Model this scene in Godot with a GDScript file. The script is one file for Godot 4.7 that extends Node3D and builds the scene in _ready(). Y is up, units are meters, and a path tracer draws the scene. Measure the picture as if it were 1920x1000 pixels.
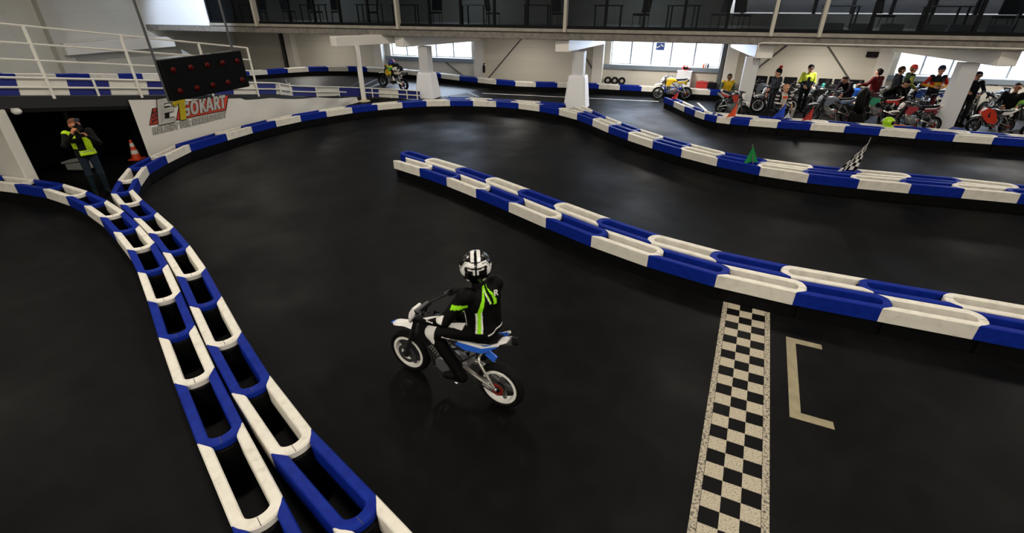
extends Node3D
# A hall with an indoor kart track: plastic barrier chains, a raised ramp, a glazed gallery and a paddock.
# Room axes: "along" runs beside the gallery front, "out" runs from the gallery towards the camera.

const ORIGIN := Vector3(2.47, 0, -20.08)
const ALONG := Vector3(0.941, 0, 0.338)
const OUT := Vector3(-0.338, 0, 0.941)
const ROOM_YAW := -0.3449
var M := {}
var shared := {}
var rng := RandomNumberGenerator.new()


class MB:
	var P := PackedVector3Array()
	var K := PackedColorArray()
	var FV := PackedVector3Array()
	var FN := PackedVector3Array()
	var FC := PackedColorArray()
	var col := Color.WHITE
	var xf := Transform3D()

	func tri(a: Vector3, b: Vector3, c: Vector3) -> void:
		P.append(xf * a); P.append(xf * b); P.append(xf * c)
		K.append(col)

	func quad(a: Vector3, b: Vector3, c: Vector3, d: Vector3) -> void:
		tri(a, b, c); tri(a, c, d)

	func box(c: Vector3, s: Vector3, bv := 0.0, b := Basis()) -> void:
		var h := s * 0.5
		var e := minf(bv, minf(h.x, minf(h.y, h.z)) * 0.9)
		var pt := func(ax: int, sx: float, sy: float, sz: float) -> Vector3:
			var v := Vector3(sx * h.x, sy * h.y, sz * h.z)
			for k in 3:
				if k != ax: v[k] -= signf(v[k]) * e
			return c + b * v
		for ax in 3:
			for sg in [-1.0, 1.0]:
				var q := []
				for uv in [[-1, -1], [1, -1], [1, 1], [-1, 1]]:
					var v := [0.0, 0.0, 0.0]
					v[ax] = sg; v[(ax + 1) % 3] = uv[0]; v[(ax + 2) % 3] = uv[1]
					q.append(pt.call(ax, v[0], v[1], v[2]))
				if sg > 0: quad(q[0], q[1], q[2], q[3])
				else: quad(q[3], q[2], q[1], q[0])
		if e <= 0.0: return
		for ax in 3:
			var a1 := (ax + 1) % 3
			var a2 := (ax + 2) % 3
			for s1 in [-1.0, 1.0]:
				for s2 in [-1.0, 1.0]:
					var v0 := [0.0, 0.0, 0.0]
					v0[ax] = -1.0; v0[a1] = s1; v0[a2] = s2
					var v1: Array = v0.duplicate(); v1[ax] = 1.0
					var p0: Vector3 = pt.call(a1, v0[0], v0[1], v0[2])
					var p1: Vector3 = pt.call(a2, v0[0], v0[1], v0[2])
					var p2: Vector3 = pt.call(a2, v1[0], v1[1], v1[2])
					var p3: Vector3 = pt.call(a1, v1[0], v1[1], v1[2])
					if s1 * s2 > 0: quad(p0, p1, p2, p3)
					else: quad(p3, p2, p1, p0)
		for sx in [-1.0, 1.0]:
			for sy in [-1.0, 1.0]:
				for sz in [-1.0, 1.0]:
					var p0: Vector3 = pt.call(0, sx, sy, sz)
					var p1: Vector3 = pt.call(1, sx, sy, sz)
					var p2: Vector3 = pt.call(2, sx, sy, sz)
					if sx * sy * sz > 0: tri(p0, p1, p2)
					else: tri(p2, p1, p0)

	func loft(rings: Array, closed := true, cap0 := true, cap1 := true, loop := false) -> void:
		var n: int = rings[0].size()
		for i in rings.size() - (0 if loop else 1):
			var r0: PackedVector3Array = rings[i]
			var r1: PackedVector3Array = rings[(i + 1) % rings.size()]
			for j in n if closed else n - 1:
				var k := (j + 1) % n
				quad(r0[j], r0[k], r1[k], r1[j])
		if loop: return
		for e in 2:
			if e == 0 and not cap0 or e == 1 and not cap1: continue
			var r: PackedVector3Array = rings[0] if e == 0 else rings[-1]
			var m := Vector3.ZERO
			for p in r: m += p / n
			for j in n:
				if e == 0: tri(m, r[(j + 1) % n], r[j])
				else: tri(m, r[j], r[(j + 1) % n])

	func tube(pts: Array, rad, n := 8, closed := false, caps := true, flat := 1.0) -> void:
		var rings := []
		var up := Vector3.ZERO
		for i in pts.size():
			var a: Vector3 = pts[(i - 1 + pts.size()) % pts.size()] if closed else pts[maxi(i - 1, 0)]
			var b: Vector3 = pts[(i + 1) % pts.size()] if closed else pts[mini(i + 1, pts.size() - 1)]
			var t := (b - a).normalized()
			if i == 0: up = t.cross(Vector3.UP if absf(t.y) < 0.9 else Vector3.RIGHT).normalized()
			up = (up - t * up.dot(t)).normalized()
			var bi := t.cross(up)
			var r: float = rad[i] if rad is Array else rad
			var ring := PackedVector3Array()
			for j in n:
				var w := TAU * j / n
				ring.append(pts[i] + up * cos(w) * r + bi * sin(w) * r * flat)
			rings.append(ring)
		loft(rings, true, caps, caps, closed)

	func lathe(prof: Array, n := 24, b := Transform3D(), caps := true, loop := false) -> void:
		var rings := []
		for p in prof:
			var ring := PackedVector3Array()
			for j in n:
				var w := TAU * j / n
				ring.append(b * Vector3(sin(w) * p.x, p.y, cos(w) * p.x))
			rings.append(ring)
		loft(rings, true, caps, caps, loop)

	func ball(c: Vector3, r: Vector3, n := 14, b := Basis()) -> void:
		var prof := []
		for i in range(1, n / 2):
			var w := PI * i / (n / 2) - PI / 2
			prof.append(Vector2(cos(w), sin(w)))
		lathe(prof, n, Transform3D(b * Basis.from_scale(r), c))

	# Extrudes a polygon (counter-clockwise seen from +axis) from plane a to plane b; f maps (u, v, w) to a point.
	func prism(poly: PackedVector2Array, w0: float, w1: float, f: Callable) -> void:
		var n := poly.size()
		for i in n:
			var p := poly[i]
			var q := poly[(i + 1) % n]
			quad(f.call(p.x, p.y, w0), f.call(q.x, q.y, w0), f.call(q.x, q.y, w1), f.call(p.x, p.y, w1))
		var ix := Geometry2D.triangulate_polygon(poly)
		for i in range(0, ix.size(), 3):
			var a := poly[ix[i]]
			var b := poly[ix[i + 1]]
			var c := poly[ix[i + 2]]
			if (b - a).cross(c - a) < 0:
				var x := b; b = c; c = x
			tri(f.call(a.x, a.y, w1), f.call(b.x, b.y, w1), f.call(c.x, c.y, w1))
			tri(f.call(c.x, c.y, w0), f.call(b.x, b.y, w0), f.call(a.x, a.y, w0))

	func mesh(crease := 42.0) -> ArrayMesh:
		var nf := P.size() / 3
		var N := PackedVector3Array()
		N.resize(nf)
		var at := {}
		var keys := []
		keys.resize(nf * 3)
		for f in nf:
			var x := (P[f * 3 + 1] - P[f * 3]).cross(P[f * 3 + 2] - P[f * 3])
			N[f] = x
			for k in 3:
				var key := Vector3i((P[f * 3 + k] * 5000.0).round())
				keys[f * 3 + k] = key
				if not at.has(key): at[key] = PackedInt32Array()
				at[key].append(f)
		var lim := cos(deg_to_rad(crease))
		var V := PackedVector3Array()
		var NN := PackedVector3Array()
		var C := PackedColorArray()
		for f in nf:
			var me := N[f].normalized()
			for k in [0, 2, 1]:
				var s := Vector3.ZERO
				for o in at[keys[f * 3 + k]]:
					if N[o].normalized().dot(me) > lim: s += N[o]
				V.append(P[f * 3 + k])
				NN.append(s.normalized() if s.length() > 0 else Vector3.UP)
				C.append(K[f])
		V.append_array(FV); NN.append_array(FN); C.append_array(FC)
		var arr := []
		arr.resize(Mesh.ARRAY_MAX)
		arr[Mesh.ARRAY_VERTEX] = V
		arr[Mesh.ARRAY_NORMAL] = NN
		arr[Mesh.ARRAY_COLOR] = C
		var m := ArrayMesh.new()
		m.add_surface_from_arrays(Mesh.PRIMITIVE_TRIANGLES, arr)
		return m

	# Surface nets over a smooth union of tapered capsules: bones are [a, b, ra, rb, colour index].
	func nets(bones: Array, cell: float, k: float, cols: Array, paint = null) -> void:
		var lo := Vector3(1e9, 1e9, 1e9)
		var hi := -lo
		for b in bones:
			for e in 2:
				var r := Vector3.ONE * (float(b[2 + e]) + cell * 3 + k)
				lo = lo.min(b[e] - r); hi = hi.max(b[e] + r)
		var dim := Vector3i(((hi - lo) / cell).ceil()) + Vector3i.ONE
		var sy := dim.x
		var sz := dim.x * dim.y
		var D := PackedFloat32Array(); D.resize(sz * dim.z); D.fill(1e3)
		var B := PackedFloat32Array(); B.resize(sz * dim.z); B.fill(1e3)
		var W := PackedByteArray(); W.resize(sz * dim.z)
		for b in bones:
			var a: Vector3 = b[0]
			var ab: Vector3 = b[1] - a
			var L := maxf(ab.length_squared(), 1e-9)
			var ra: float = b[2]
			var rb: float = b[3]
			var mar := maxf(ra, rb) + cell * 2.5 + k
			var i0 := Vector3i(((a.min(b[1]) - Vector3.ONE * mar - lo) / cell).floor()).clamp(Vector3i.ZERO, dim - Vector3i.ONE)
			var i1 := Vector3i(((a.max(b[1]) + Vector3.ONE * mar - lo) / cell).ceil()).clamp(Vector3i.ZERO, dim - Vector3i.ONE)
			for z in range(i0.z, i1.z + 1):
				for y in range(i0.y, i1.y + 1):
					var p := lo + Vector3(i0.x, y, z) * cell - a
					var at := z * sz + y * sy + i0.x
					for x in range(i0.x, i1.x + 1):
						var t := clampf(p.dot(ab) / L, 0.0, 1.0)
						var d := (p - ab * t).length() - lerpf(ra, rb, t)
						if d < B[at]:
							B[at] = d; W[at] = b[4]
						var o := D[at]
						if o > 900.0: D[at] = d
						else:
							var h := clampf(0.5 + 0.5 * (o - d) / k, 0.0, 1.0)
							D[at] = lerpf(o, d, h) - k * h * (1.0 - h)
						at += 1
						p.x += cell
		var where := {}
		var vp := PackedVector3Array()
		var vn := PackedVector3Array()
		var vc := PackedColorArray()
		var lim := cell * 1.8
		var corner := [0, 1, sy, sy + 1, sz, sz + 1, sz + sy, sz + sy + 1]
		var cp := [Vector3(0, 0, 0), Vector3(1, 0, 0), Vector3(0, 1, 0), Vector3(1, 1, 0), Vector3(0, 0, 1), Vector3(1, 0, 1), Vector3(0, 1, 1), Vector3(1, 1, 1)]
		var edge := [[0, 1], [2, 3], [4, 5], [6, 7], [0, 2], [1, 3], [4, 6], [5, 7], [0, 4], [1, 5], [2, 6], [3, 7]]
		for z in dim.z - 1:
			for y in dim.y - 1:
				var row := z * sz + y * sy
				for x in dim.x - 1:
					var at := row + x
					if absf(D[at]) > lim: continue
					var neg := 0
					for c in corner:
						if D[at + c] < 0.0: neg += 1
					if neg == 0 or neg == 8: continue
					var s := Vector3.ZERO
					var n := 0
					for e in edge:
						var d0 := D[at + corner[e[0]]]
						var d1 := D[at + corner[e[1]]]
						if (d0 < 0.0) != (d1 < 0.0):
							s += cp[e[0]].lerp(cp[e[1]], d0 / (d0 - d1)); n += 1
					s /= n
					var g := Vector3(
						D[at + 1] - D[at] + D[at + sy + 1] - D[at + sy] + D[at + sz + 1] - D[at + sz] + D[at + sz + sy + 1] - D[at + sz + sy],
						D[at + sy] - D[at] + D[at + sy + 1] - D[at + 1] + D[at + sz + sy] - D[at + sz] + D[at + sz + sy + 1] - D[at + sz + 1],
						D[at + sz] - D[at] + D[at + sz + 1] - D[at + 1] + D[at + sz + sy] - D[at + sy] + D[at + sz + sy + 1] - D[at + sy + 1])
					where[at] = vp.size()
					var p := lo + (Vector3(x, y, z) + s) * cell
					vp.append(p)
					vn.append(g.normalized())
					var w: int = W[at + (1 if s.x > 0.5 else 0) + (sy if s.y > 0.5 else 0) + (sz if s.z > 0.5 else 0)]
					vc.append(paint.call(p, w, cols[w]) if paint != null else cols[w])
		for at in where.keys():
			for ax in 3:
				var st: int = [1, sy, sz][ax]
				var d0 := D[at]
				var d1 := D[at + st]
				if (d0 < 0.0) == (d1 < 0.0): continue
				var u: int = [sy, sz, 1][ax]
				var v: int = [sz, 1, sy][ax]
				if not (where.has(at - u) and where.has(at - v) and where.has(at - u - v)): continue
				var q := [where[at - u - v], where[at - v], where[at], where[at - u]]
				if d0 >= 0.0: q.reverse()
				for i in [0, 2, 1, 0, 3, 2]:
					FV.append(xf * vp[q[i]]); FN.append((xf.basis * vn[q[i]]).normalized()); FC.append(vc[q[i]])


func room(s: float, y: float, d: float) -> Vector3:
	return ORIGIN + ALONG * s + OUT * d + Vector3(0, y, 0)


func hx(c: String) -> Color:
	return Color(c).srgb_to_linear()


func mat(key: String, c: String, rough := 0.6, metal := 0.0) -> StandardMaterial3D:
	if M.has(key): return M[key]
	var m := StandardMaterial3D.new()
	m.resource_name = key
	m.albedo_color = Color(c)
	m.roughness = rough
	m.metallic = metal
	var v := Color(c).get_luminance()
	m.metallic_specular = 0.22 if v < 0.1 else 0.5
	M[key] = m
	return m


func vmat(key: String, rough := 0.6, metal := 0.0) -> StandardMaterial3D:
	var m := mat(key, "ffffff", rough, metal)
	m.vertex_color_use_as_albedo = true
	m.metallic_specular = 0.25 if rough > 0.5 else 0.5
	return m


func paint(c: String, rough := 0.45, metal := 0.0) -> StandardMaterial3D:
	return mat("paint_%s_%d_%d" % [c, int(rough * 100), int(metal * 100)], c, rough, metal)


func noise_tex(seed_: int, freq: float, ramp: Array, size := 512, normal := false) -> NoiseTexture2D:
	var n := FastNoiseLite.new()
	n.seed = seed_
	n.frequency = freq
	n.fractal_octaves = 4
	var t := NoiseTexture2D.new()
	t.noise = n
	t.width = size
	t.height = size
	t.seamless = true
	t.as_normal_map = normal
	if ramp:
		var g := Gradient.new()
		g.offsets = PackedFloat32Array(ramp.map(func(r): return r[0]))
		g.colors = PackedColorArray(ramp.map(func(r): return Color(r[1])))
		t.color_ramp = g
	return t


func triplanar(m: StandardMaterial3D, tex: Texture2D, scale_: float) -> StandardMaterial3D:
	m.albedo_texture = tex
	m.uv1_triplanar = true
	m.uv1_world_triplanar = true
	m.uv1_scale = Vector3.ONE * scale_
	return m


func numbered(called: String, parent: Node) -> String:
	if not parent.has_node(called): return called
	var key := "n:%d:%s" % [parent.get_instance_id(), called]
	var i: int = shared.get(key, 0) + 1
	shared[key] = i
	return "%s_%03d" % [called, i]


func put(called: String, mesh: Mesh, m: Material, parent: Node = self) -> MeshInstance3D:
	var o := MeshInstance3D.new()
	o.name = numbered(called, parent)
	o.mesh = mesh
	o.material_override = m
	parent.add_child(o, true)
	return o


func base(called: String, at: Vector3, yaw := 0.0) -> Node3D:
	var o := Node3D.new()
	o.name = numbered(called, self)
	add_child(o, true)
	o.position = at
	o.rotation.y = yaw
	return o


func tag(o: Node, label: String, category: String, group := "") -> Node:
	o.set_meta("label", label)
	o.set_meta("category", category)
	if group: o.set_meta("group", group)
	return o


func struct(called: String, mesh: Mesh, m: Material, label: String, category: String) -> MeshInstance3D:
	var o := put(called, mesh, m)
	tag(o, label, category)
	o.set_meta("kind", "structure")
	return o


func ordinal(n: int) -> String:
	var ones := ["", "first", "second", "third", "fourth", "fifth", "sixth", "seventh", "eighth", "ninth", "tenth", "eleventh", "twelfth", "thirteenth", "fourteenth", "fifteenth", "sixteenth", "seventeenth", "eighteenth", "nineteenth"]
	if n < 20: return ones[n]
	var tens: String = ["", "", "twent", "thirt", "fort", "fift"][n / 10]
	return tens + ("ieth" if n % 10 == 0 else "y-" + ones[n % 10])


# A box in room axes: from s0..s1 along, y0..y1 up, d0..d1 out.
func room_box(mb: MB, s0: float, s1: float, y0: float, y1: float, d0: float, d1: float, bv := 0.0) -> void:
	mb.box(room((s0 + s1) / 2, (y0 + y1) / 2, (d0 + d1) / 2), Vector3(s1 - s0, y1 - y0, d1 - d0), bv, Basis(ALONG, Vector3.UP, OUT))


func _ready() -> void:
	rng.seed = 7
	# ---- camera, sky, large lights, exposure
	var cam := Camera3D.new()
	cam.name = "camera"
	add_child(cam)
	cam.position = Vector3(0, 3.7, 0)
	cam.rotation = Vector3(-0.503, 0, 0)
	cam.fov = 57.94
	cam.near = 0.05
	cam.far = 200.0
	cam.current = true
	var env := Environment.new()
	var sky_mat := ProceduralSkyMaterial.new()
	sky_mat.sky_top_color = Color("d9e4f2")
	sky_mat.sky_horizon_color = Color("f2f5fa")
	sky_mat.ground_horizon_color = Color("e8ebef")
	sky_mat.ground_bottom_color = Color("b9bec4")
	sky_mat.sky_energy_multiplier = 2.6
	sky_mat.ground_energy_multiplier = 2.0
	sky_mat.sun_angle_max = 0.0
	var sky := Sky.new()
	sky.sky_material = sky_mat
	env.background_mode = Environment.BG_SKY
	env.sky = sky
	env.ambient_light_source = Environment.AMBIENT_SOURCE_SKY
	env.tonemap_mode = Environment.TONE_MAPPER_LINEAR
	env.tonemap_exposure = 1.0
	env.sdfgi_enabled = true
	env.ssao_enabled = true
	env.ssil_enabled = true
	var we := WorldEnvironment.new()
	we.name = "world_environment"
	we.environment = env
	add_child(we)
	# daylight entering at the four paddock windows
	for w in [[-8.6, 4.6], [2.96, 4.7], [14.1, 4.7]]:
		area("window_daylight", room(w[0], 1.75, -4.95), OUT, Vector2(w[1], 1.15), Color(0.78, 0.87, 1.0), 22.0)
	# hall lamps under the roof
	for k in 12:
		var s: float = [-12.0, -3.0, 6.0, 15.0][k / 3]
		var d: float = [6.0, 15.0, 24.0][k % 3]
		if true:
			ceiling_lamp(s, 7.2, d, Vector2(1.6, 0.5), Color(1.0, 0.965, 0.91), (52.0 if d > 20.0 else 29.0) * (0.7 if s < -10.0 and d > 10.0 else 1.0), "white roof lamp, %s from the left in the %s row out from the gallery" % [ordinal(k / 3 + 1), ordinal(k % 3 + 1)])
	# floodlight washing the white gallery panel
	var spot := SpotLight3D.new()
	spot.name = "flood_lamp"
	spot.light_color = Color(0.86, 0.92, 1.0)
	spot.light_energy = 95.0
	spot.spot_angle = 19.0
	spot.spot_angle_attenuation = 0.6
	spot.spot_range = 40.0
	spot.spot_attenuation = 2.0
	spot.light_size = 0.15
	spot.shadow_enabled = true
	add_child(spot)
	spot.look_at_from_position(room(-15.0, 6.6, 7.0), room(-18.3, 3.3, 0.7), Vector3.UP)
	var fb := MB.new()
	fb.lathe([Vector2(0.1, 0.42), Vector2(0.19, 0.4), Vector2(0.2, 0.16), Vector2(0.17, 0.14)], 18)
	fb.box(Vector3(0, 0.7, 0), Vector3(0.05, 0.65, 0.05), 0.01)
	var fo := base("floodlight", room(-15.0, 6.6, 7.0))
	tag(fo, "round floodlight hung from the roof, aimed at the white gallery panel", "lamp")
	put("housing", fb.mesh(), paint("3a3a3a", 0.4), fo)
	# tubes under the gallery slab
	for k in 5:
		var s: float = [-14.5, -3.2, 3.1, 9.2, 15.4][k]
		ceiling_lamp(s, 2.44, -1.9, Vector2(1.5, 0.18), Color(1.0, 0.975, 0.94), 6.0 if s < 0.0 else 13.0, "slim white lamp under the gallery slab, %s from the left" % ordinal(k + 1))
	# dim lamps inside the gallery
	for k in 5:
		ceiling_lamp(-14.0 + 8.0 * k, 5.05, -2.2, Vector2(1.2, 0.3), Color(0.78, 0.89, 1.0), 5.0, "dim lamp on the ceiling inside the gallery, %s from the left" % ordinal(k + 1))

	build_room()
	build_gallery()
	build_barriers()
	build_ramp()
	build_markings()
	build_paddock()
	build_signal_board()
	build_flags()
	build_main_rider()
	build_ramp_rider()
	build_photographer()


func area(called: String, at: Vector3, towards: Vector3, size: Vector2, c: Color, energy: float) -> void:
	var l := AreaLight3D.new()
	l.name = numbered(called, self)
	l.area_size = size
	l.light_color = c
	l.light_energy = energy
	l.area_range = 60.0
	l.area_attenuation = 2.0
	l.shadow_enabled = true
	add_child(l, true)
	var up := Vector3.UP if absf(towards.y) < 0.9 else ALONG
	l.look_at_from_position(at, at + towards, up)


func ceiling_lamp(s: float, y: float, d: float, size: Vector2, c: Color, energy: float, label := "") -> void:
	var mb := MB.new()
	mb.box(Vector3(0, 0.03, 0), Vector3(size.x + 0.06, 0.06, size.y + 0.06), 0.01)
	var o := base("ceiling_lamp", room(s, y, d), ROOM_YAW)
	tag(o, label, "lamp", "ceiling lamps")
	put("housing", cached("lamp_h%.2f" % size.x, mb), paint("d8d8d4"), o)
	var g := MB.new()
	g.box(Vector3(0, -0.006, 0), Vector3(size.x, 0.01, size.y))
	var e := mat("lamp_glow", "ffffff")
	e.emission_enabled = true
	e.emission = Color(1.0, 0.95, 0.88)
	e.emission_energy_multiplier = 2.0
	put("glowing_panel", cached("lamp_g%.2f" % size.x, g), e, o)
	area("lamp_light", room(s, y - 0.03, d), Vector3.DOWN, size, c, energy)


func cached(key: String, mb: MB, crease := 42.0) -> ArrayMesh:
	if not shared.has(key): shared[key] = mb.mesh(crease)
	return shared[key]


# ------------------------------------------------------------------ the hall
func build_room() -> void:
	var fl := mat("floor_rubber", "ffffff", 0.5)
	triplanar(fl, noise_tex(3, 0.006, [[0.0, "0b0b0b"], [0.5, "0e0e0e"], [1.0, "121212"]], 1024), 0.09)
	fl.roughness_texture = noise_tex(5, 0.01, [[0.0, "808080"], [1.0, "c8c8c8"]], 512)
	fl.roughness = 0.8
	fl.metallic_specular = 0.17
	fl.detail_enabled = true
	fl.detail_blend_mode = BaseMaterial3D.BLEND_MODE_MUL
	fl.detail_albedo = noise_tex(9, 0.05, [[0.0, "c8c8c8"], [0.5, "ececec"], [0.7, "ffffff"], [1.0, "ffffff"]], 512)
	var mb := MB.new()
	room_box(mb, -22.4, 24.0, -0.3, 0.0, -5.0, 28.0)
	struct("floor", mb.mesh(), fl, "dark rubbery black floor of the kart track", "floor")
	mb = MB.new()
	room_box(mb, -22.4, 24.0, 7.6, 7.9, -5.0, 28.0)
	struct("ceiling", mb.mesh(), paint("b8b6b0", 0.8), "pale roof deck above the kart hall", "ceiling")
	# side and rear walls of horizontal cladding panels
	var clad := triplanar(mat("cladding", "ffffff", 0.6), noise_tex(11, 0.01, [[0.0, "d2d1c9"], [1.0, "dad9d1"]], 256), 0.2)
	wall_of_panels("wall_left", clad, func(a, y0, y1, b): return [-22.0, -21.7, y0, y1, a, b], -4.6, 28.0, "grey wall of wide horizontal cladding panels behind the ramp")
	wall_of_panels("wall_right", clad, func(a, y0, y1, b): return [23.7, 24.0, y0, y1, a, b], -4.6, 28.0, "grey cladding wall closing the paddock end of the hall")
	wall_of_panels("wall_near", clad, func(a, y0, y1, b): return [a, b, y0, y1, 27.7, 28.0], -21.7, 23.7, "grey cladding wall on the camera's end of the hall")
	# far wall: panels between three window bands
	var far_m := triplanar(mat("far_cladding", "ffffff", 0.6), noise_tex(12, 0.01, [[0.0, "cfc8b8"], [1.0, "d2ccbd"]], 256), 0.2)
	var wf := base("wall_far", Vector3.ZERO)
	tag(wf, "cream panelled wall with a band of bright windows behind the paddock", "wall")
	wf.set_meta("kind", "structure")
	var holes := [[-11.05, -6.35], [0.6, 5.32], [11.75, 16.45]]
	var cuts := [-22.0, -17.4, -11.05, -6.35, -0.0, 0.6, 5.32, 5.8, 11.75, 16.45, 24.0]
	for i in cuts.size() - 1:
		var a: float = cuts[i]
		var b: float = cuts[i + 1]
		var hole := holes.any(func(h): return a >= h[0] - 0.01 and b <= h[1] + 0.01)
		for row in [[0.0, 0.62], [0.62, 1.18], [1.18, 1.78], [1.78, 2.32], [2.32, 2.84], [2.84, 3.28], [3.28, 4.6], [4.6, 6.0], [6.0, 7.6]]:
			if hole and row[0] > 1.1 and row[1] < 2.4: continue
			if row[0] == 3.28 and a >= 5.0: continue
			var pb := MB.new()
			room_box(pb, a, b, row[0], row[1], -4.66, -4.36, 0.006)
			put("wall_panel", pb.mesh(), far_m, wf)
	var frame_m := paint("e9eaec", 0.4)
	var glass := mat("window_glass", "eef4ff", 0.02)
	glass.transparency = BaseMaterial3D.TRANSPARENCY_ALPHA
	glass.albedo_color = Color(0.93, 0.96, 1.0, 0.06)
	var names := ["bright window behind the ramp rider, left of the first square pillar", "bright five-bay window above the yellow parked bike", "bright window behind the riders in the paddock at right"]
	for w in 3:
		var a: float = holes[w][0]
		var b: float = holes[w][1]
		var o := base("window_%d" % (w + 1), Vector3.ZERO)
		tag(o, names[w], "window")
		o.set_meta("kind", "structure")
		var fb := MB.new()
		for x in [a + 0.03, b - 0.03]: room_box(fb, x - 0.03, x + 0.03, 1.18, 2.32, -4.63, -4.56, 0.008)
		for y in [1.21, 2.29]: room_box(fb, a, b, y - 0.03, y + 0.03, -4.63, -4.56, 0.008)
		put("window_frame", fb.mesh(), frame_m, o)
		var bars: Array = [0.0, 0.19, 0.385, 0.56, 0.77, 1.0]
		for k in 5:
			var x0 := lerpf(a, b, bars[k])
			var x1 := lerpf(a, b, bars[k + 1])
			if k > 0:
				var bb := MB.new()
				room_box(bb, x0 - 0.035, x0 + 0.035, 1.2, 2.3, -4.64, -4.55, 0.01)
				put("mullion", bb.mesh(), paint("9aa0a8", 0.4), o)
			var pn := MB.new()
			room_box(pn, x0 + 0.03, x1 - 0.03, 1.24, 2.26, -4.605, -4.597)
			put("pane", pn.mesh(), glass, o)
		var sb := MB.new()
		room_box(sb, a - 0.3, b + 0.25, 0.98, 1.17, -4.6, -4.26, 0.012)
		put("window_sill", sb.mesh(), paint("7d8790", 0.6), o)
	# pilasters, dark rods and posts on the far wall
	var pil := paint("dcd6cb", 0.6)
	for s in [-17.4, -11.6, -5.82, 0.1, 5.75, 11.2, 17.3]:
		var pb := MB.new()
		room_box(pb, s - 0.24, s + 0.24, 0.0, 2.46, -4.36, -3.96, 0.012)
		struct("trim_1" if s < -17.0 else numbered("trim_1", self), pb.mesh(), pil, "pale square pilaster on the far wall, the %s counted from the left" % ordinal(int((s + 17.4) / 5.7 + 1.2)), "pilaster")
	var rods := [[-3.55, 2.3, -5.6, 0.15, "dark diagonal brace rod on the wall right of the first window"], [7.75, 2.16, 6.5, 0.9, "dark brace rod slanting down left behind the slanted column's beam"], [9.15, 2.2, 10.7, 0.5, "dark brace rod slanting down right behind the hi-vis rider"], [-0.9, 1.9, 0.35, 0.2, "dark brace rod behind the white padded middle pillar"], [-8.0, 1.1, -6.6, 0.2, "dark brace rod on the low wall below the first window"]]
	for r in rods:
		var rb := MB.new()
		rb.tube([room(r[0], r[1], -4.3), room(r[2], r[3], -4.3)], 0.03, 8)
		tag(put("brace_rod", rb.mesh(), paint("5d5a55", 0.5)), r[4], "brace rod")
	var db := MB.new()
	room_box(db, 5.32, 5.46, 0.0, 2.46, -4.34, -4.12, 0.01)
	tag(put("dark_post", db.mesh(), paint("55585c", 0.5)), "dark grey upright post at the right end of the five-bay window", "post")
	db = MB.new()
	room_box(db, -18.15, -18.0, 0.0, 2.46, -4.34, -4.16, 0.01)
	tag(put("dark_post", db.mesh(), paint("3c3c3a", 0.5)), "near-black upright pipe on the grey wall left of the bare pole", "post")
	# pilasters and the white duct on the left wall
	for d in [4.9, 12.5, 20.0]:
		var pb := MB.new()
		room_box(pb, -21.7, -21.35, 0.0, 7.6, d - 0.3, d + 0.3, 0.012)
		struct(numbered("trim_2", self), pb.mesh(), paint("c9c7c0", 0.6), "pale pilaster on the left wall, the %s from the gallery" % ordinal(int(d / 7.5 + 1)), "pilaster")
	var duct := MB.new()
	room_box(duct, -21.68, -21.1, 1.66, 2.14, -0.1, 5.0, 0.02)
	tag(put("wall_duct", duct.mesh(), paint("eceae4", 0.5)), "white boxed duct low on the left wall behind the ramp railing", "duct")
	# black ventilator, extinguisher, sign, bottles
	var vb := MB.new()
	vb.box(Vector3.ZERO, Vector3(0.72, 0.2, 0.1), 0.015)
	var vent := base("wall_heater", room(10.93, 1.9, -4.2), ROOM_YAW)
	tag(vent, "long black heater box high on the cream wall above the paddock", "heater")
	put("casing", vb.mesh(), paint("121212", 0.5), vent)
	vb = MB.new()
	for k in 4: vb.box(Vector3(0, -0.06 + 0.04 * k, 0.055), Vector3(0.64, 0.012, 0.012), 0.003)
	put("grille", vb.mesh(), paint("2c2c2c", 0.4), vent)
	var ex := base("fire_extinguisher", room(-5.5, 0.8, -3.9), ROOM_YAW)
	tag(ex, "small dark extinguisher hung on the pilaster right of the first window", "extinguisher")
	vb = MB.new()
	vb.lathe([Vector2(0.02, -0.2), Vector2(0.06, -0.19), Vector2(0.065, 0.1), Vector2(0.03, 0.16), Vector2(0.02, 0.2)], 14)
	put("cylinder", vb.mesh(), paint("1d1414", 0.4), ex)
	vb = MB.new()
	vb.box(Vector3(0.03, 0.23, 0), Vector3(0.12, 0.04, 0.03), 0.008)
	put("handle", vb.mesh(), paint("0d0d0d", 0.4), ex)
	var sg := base("hanging_sign", room(2.75, 1.97, -4.4), ROOM_YAW)
	tag(sg, "small blue and white sign hung in the five-bay window", "sign")
	vb = MB.new()
	vb.box(Vector3.ZERO, Vector3(0.36, 0.3, 0.015), 0.004)
	put("panel", vb.mesh(), paint("2a4a9a", 0.5), sg)
	vb = MB.new()
	vb.box(Vector3(-0.08, -0.02, 0.01), Vector3(0.16, 0.05, 0.012), 0.0, Basis(Vector3.BACK, 0.5))
	vb.box(Vector3(0.07, 0.04, 0.01), Vector3(0.14, 0.05, 0.012), 0.0, Basis(Vector3.BACK, -0.6))
	put("white_mark", vb.mesh(), paint("e8e8ee", 0.5), sg)
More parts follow.
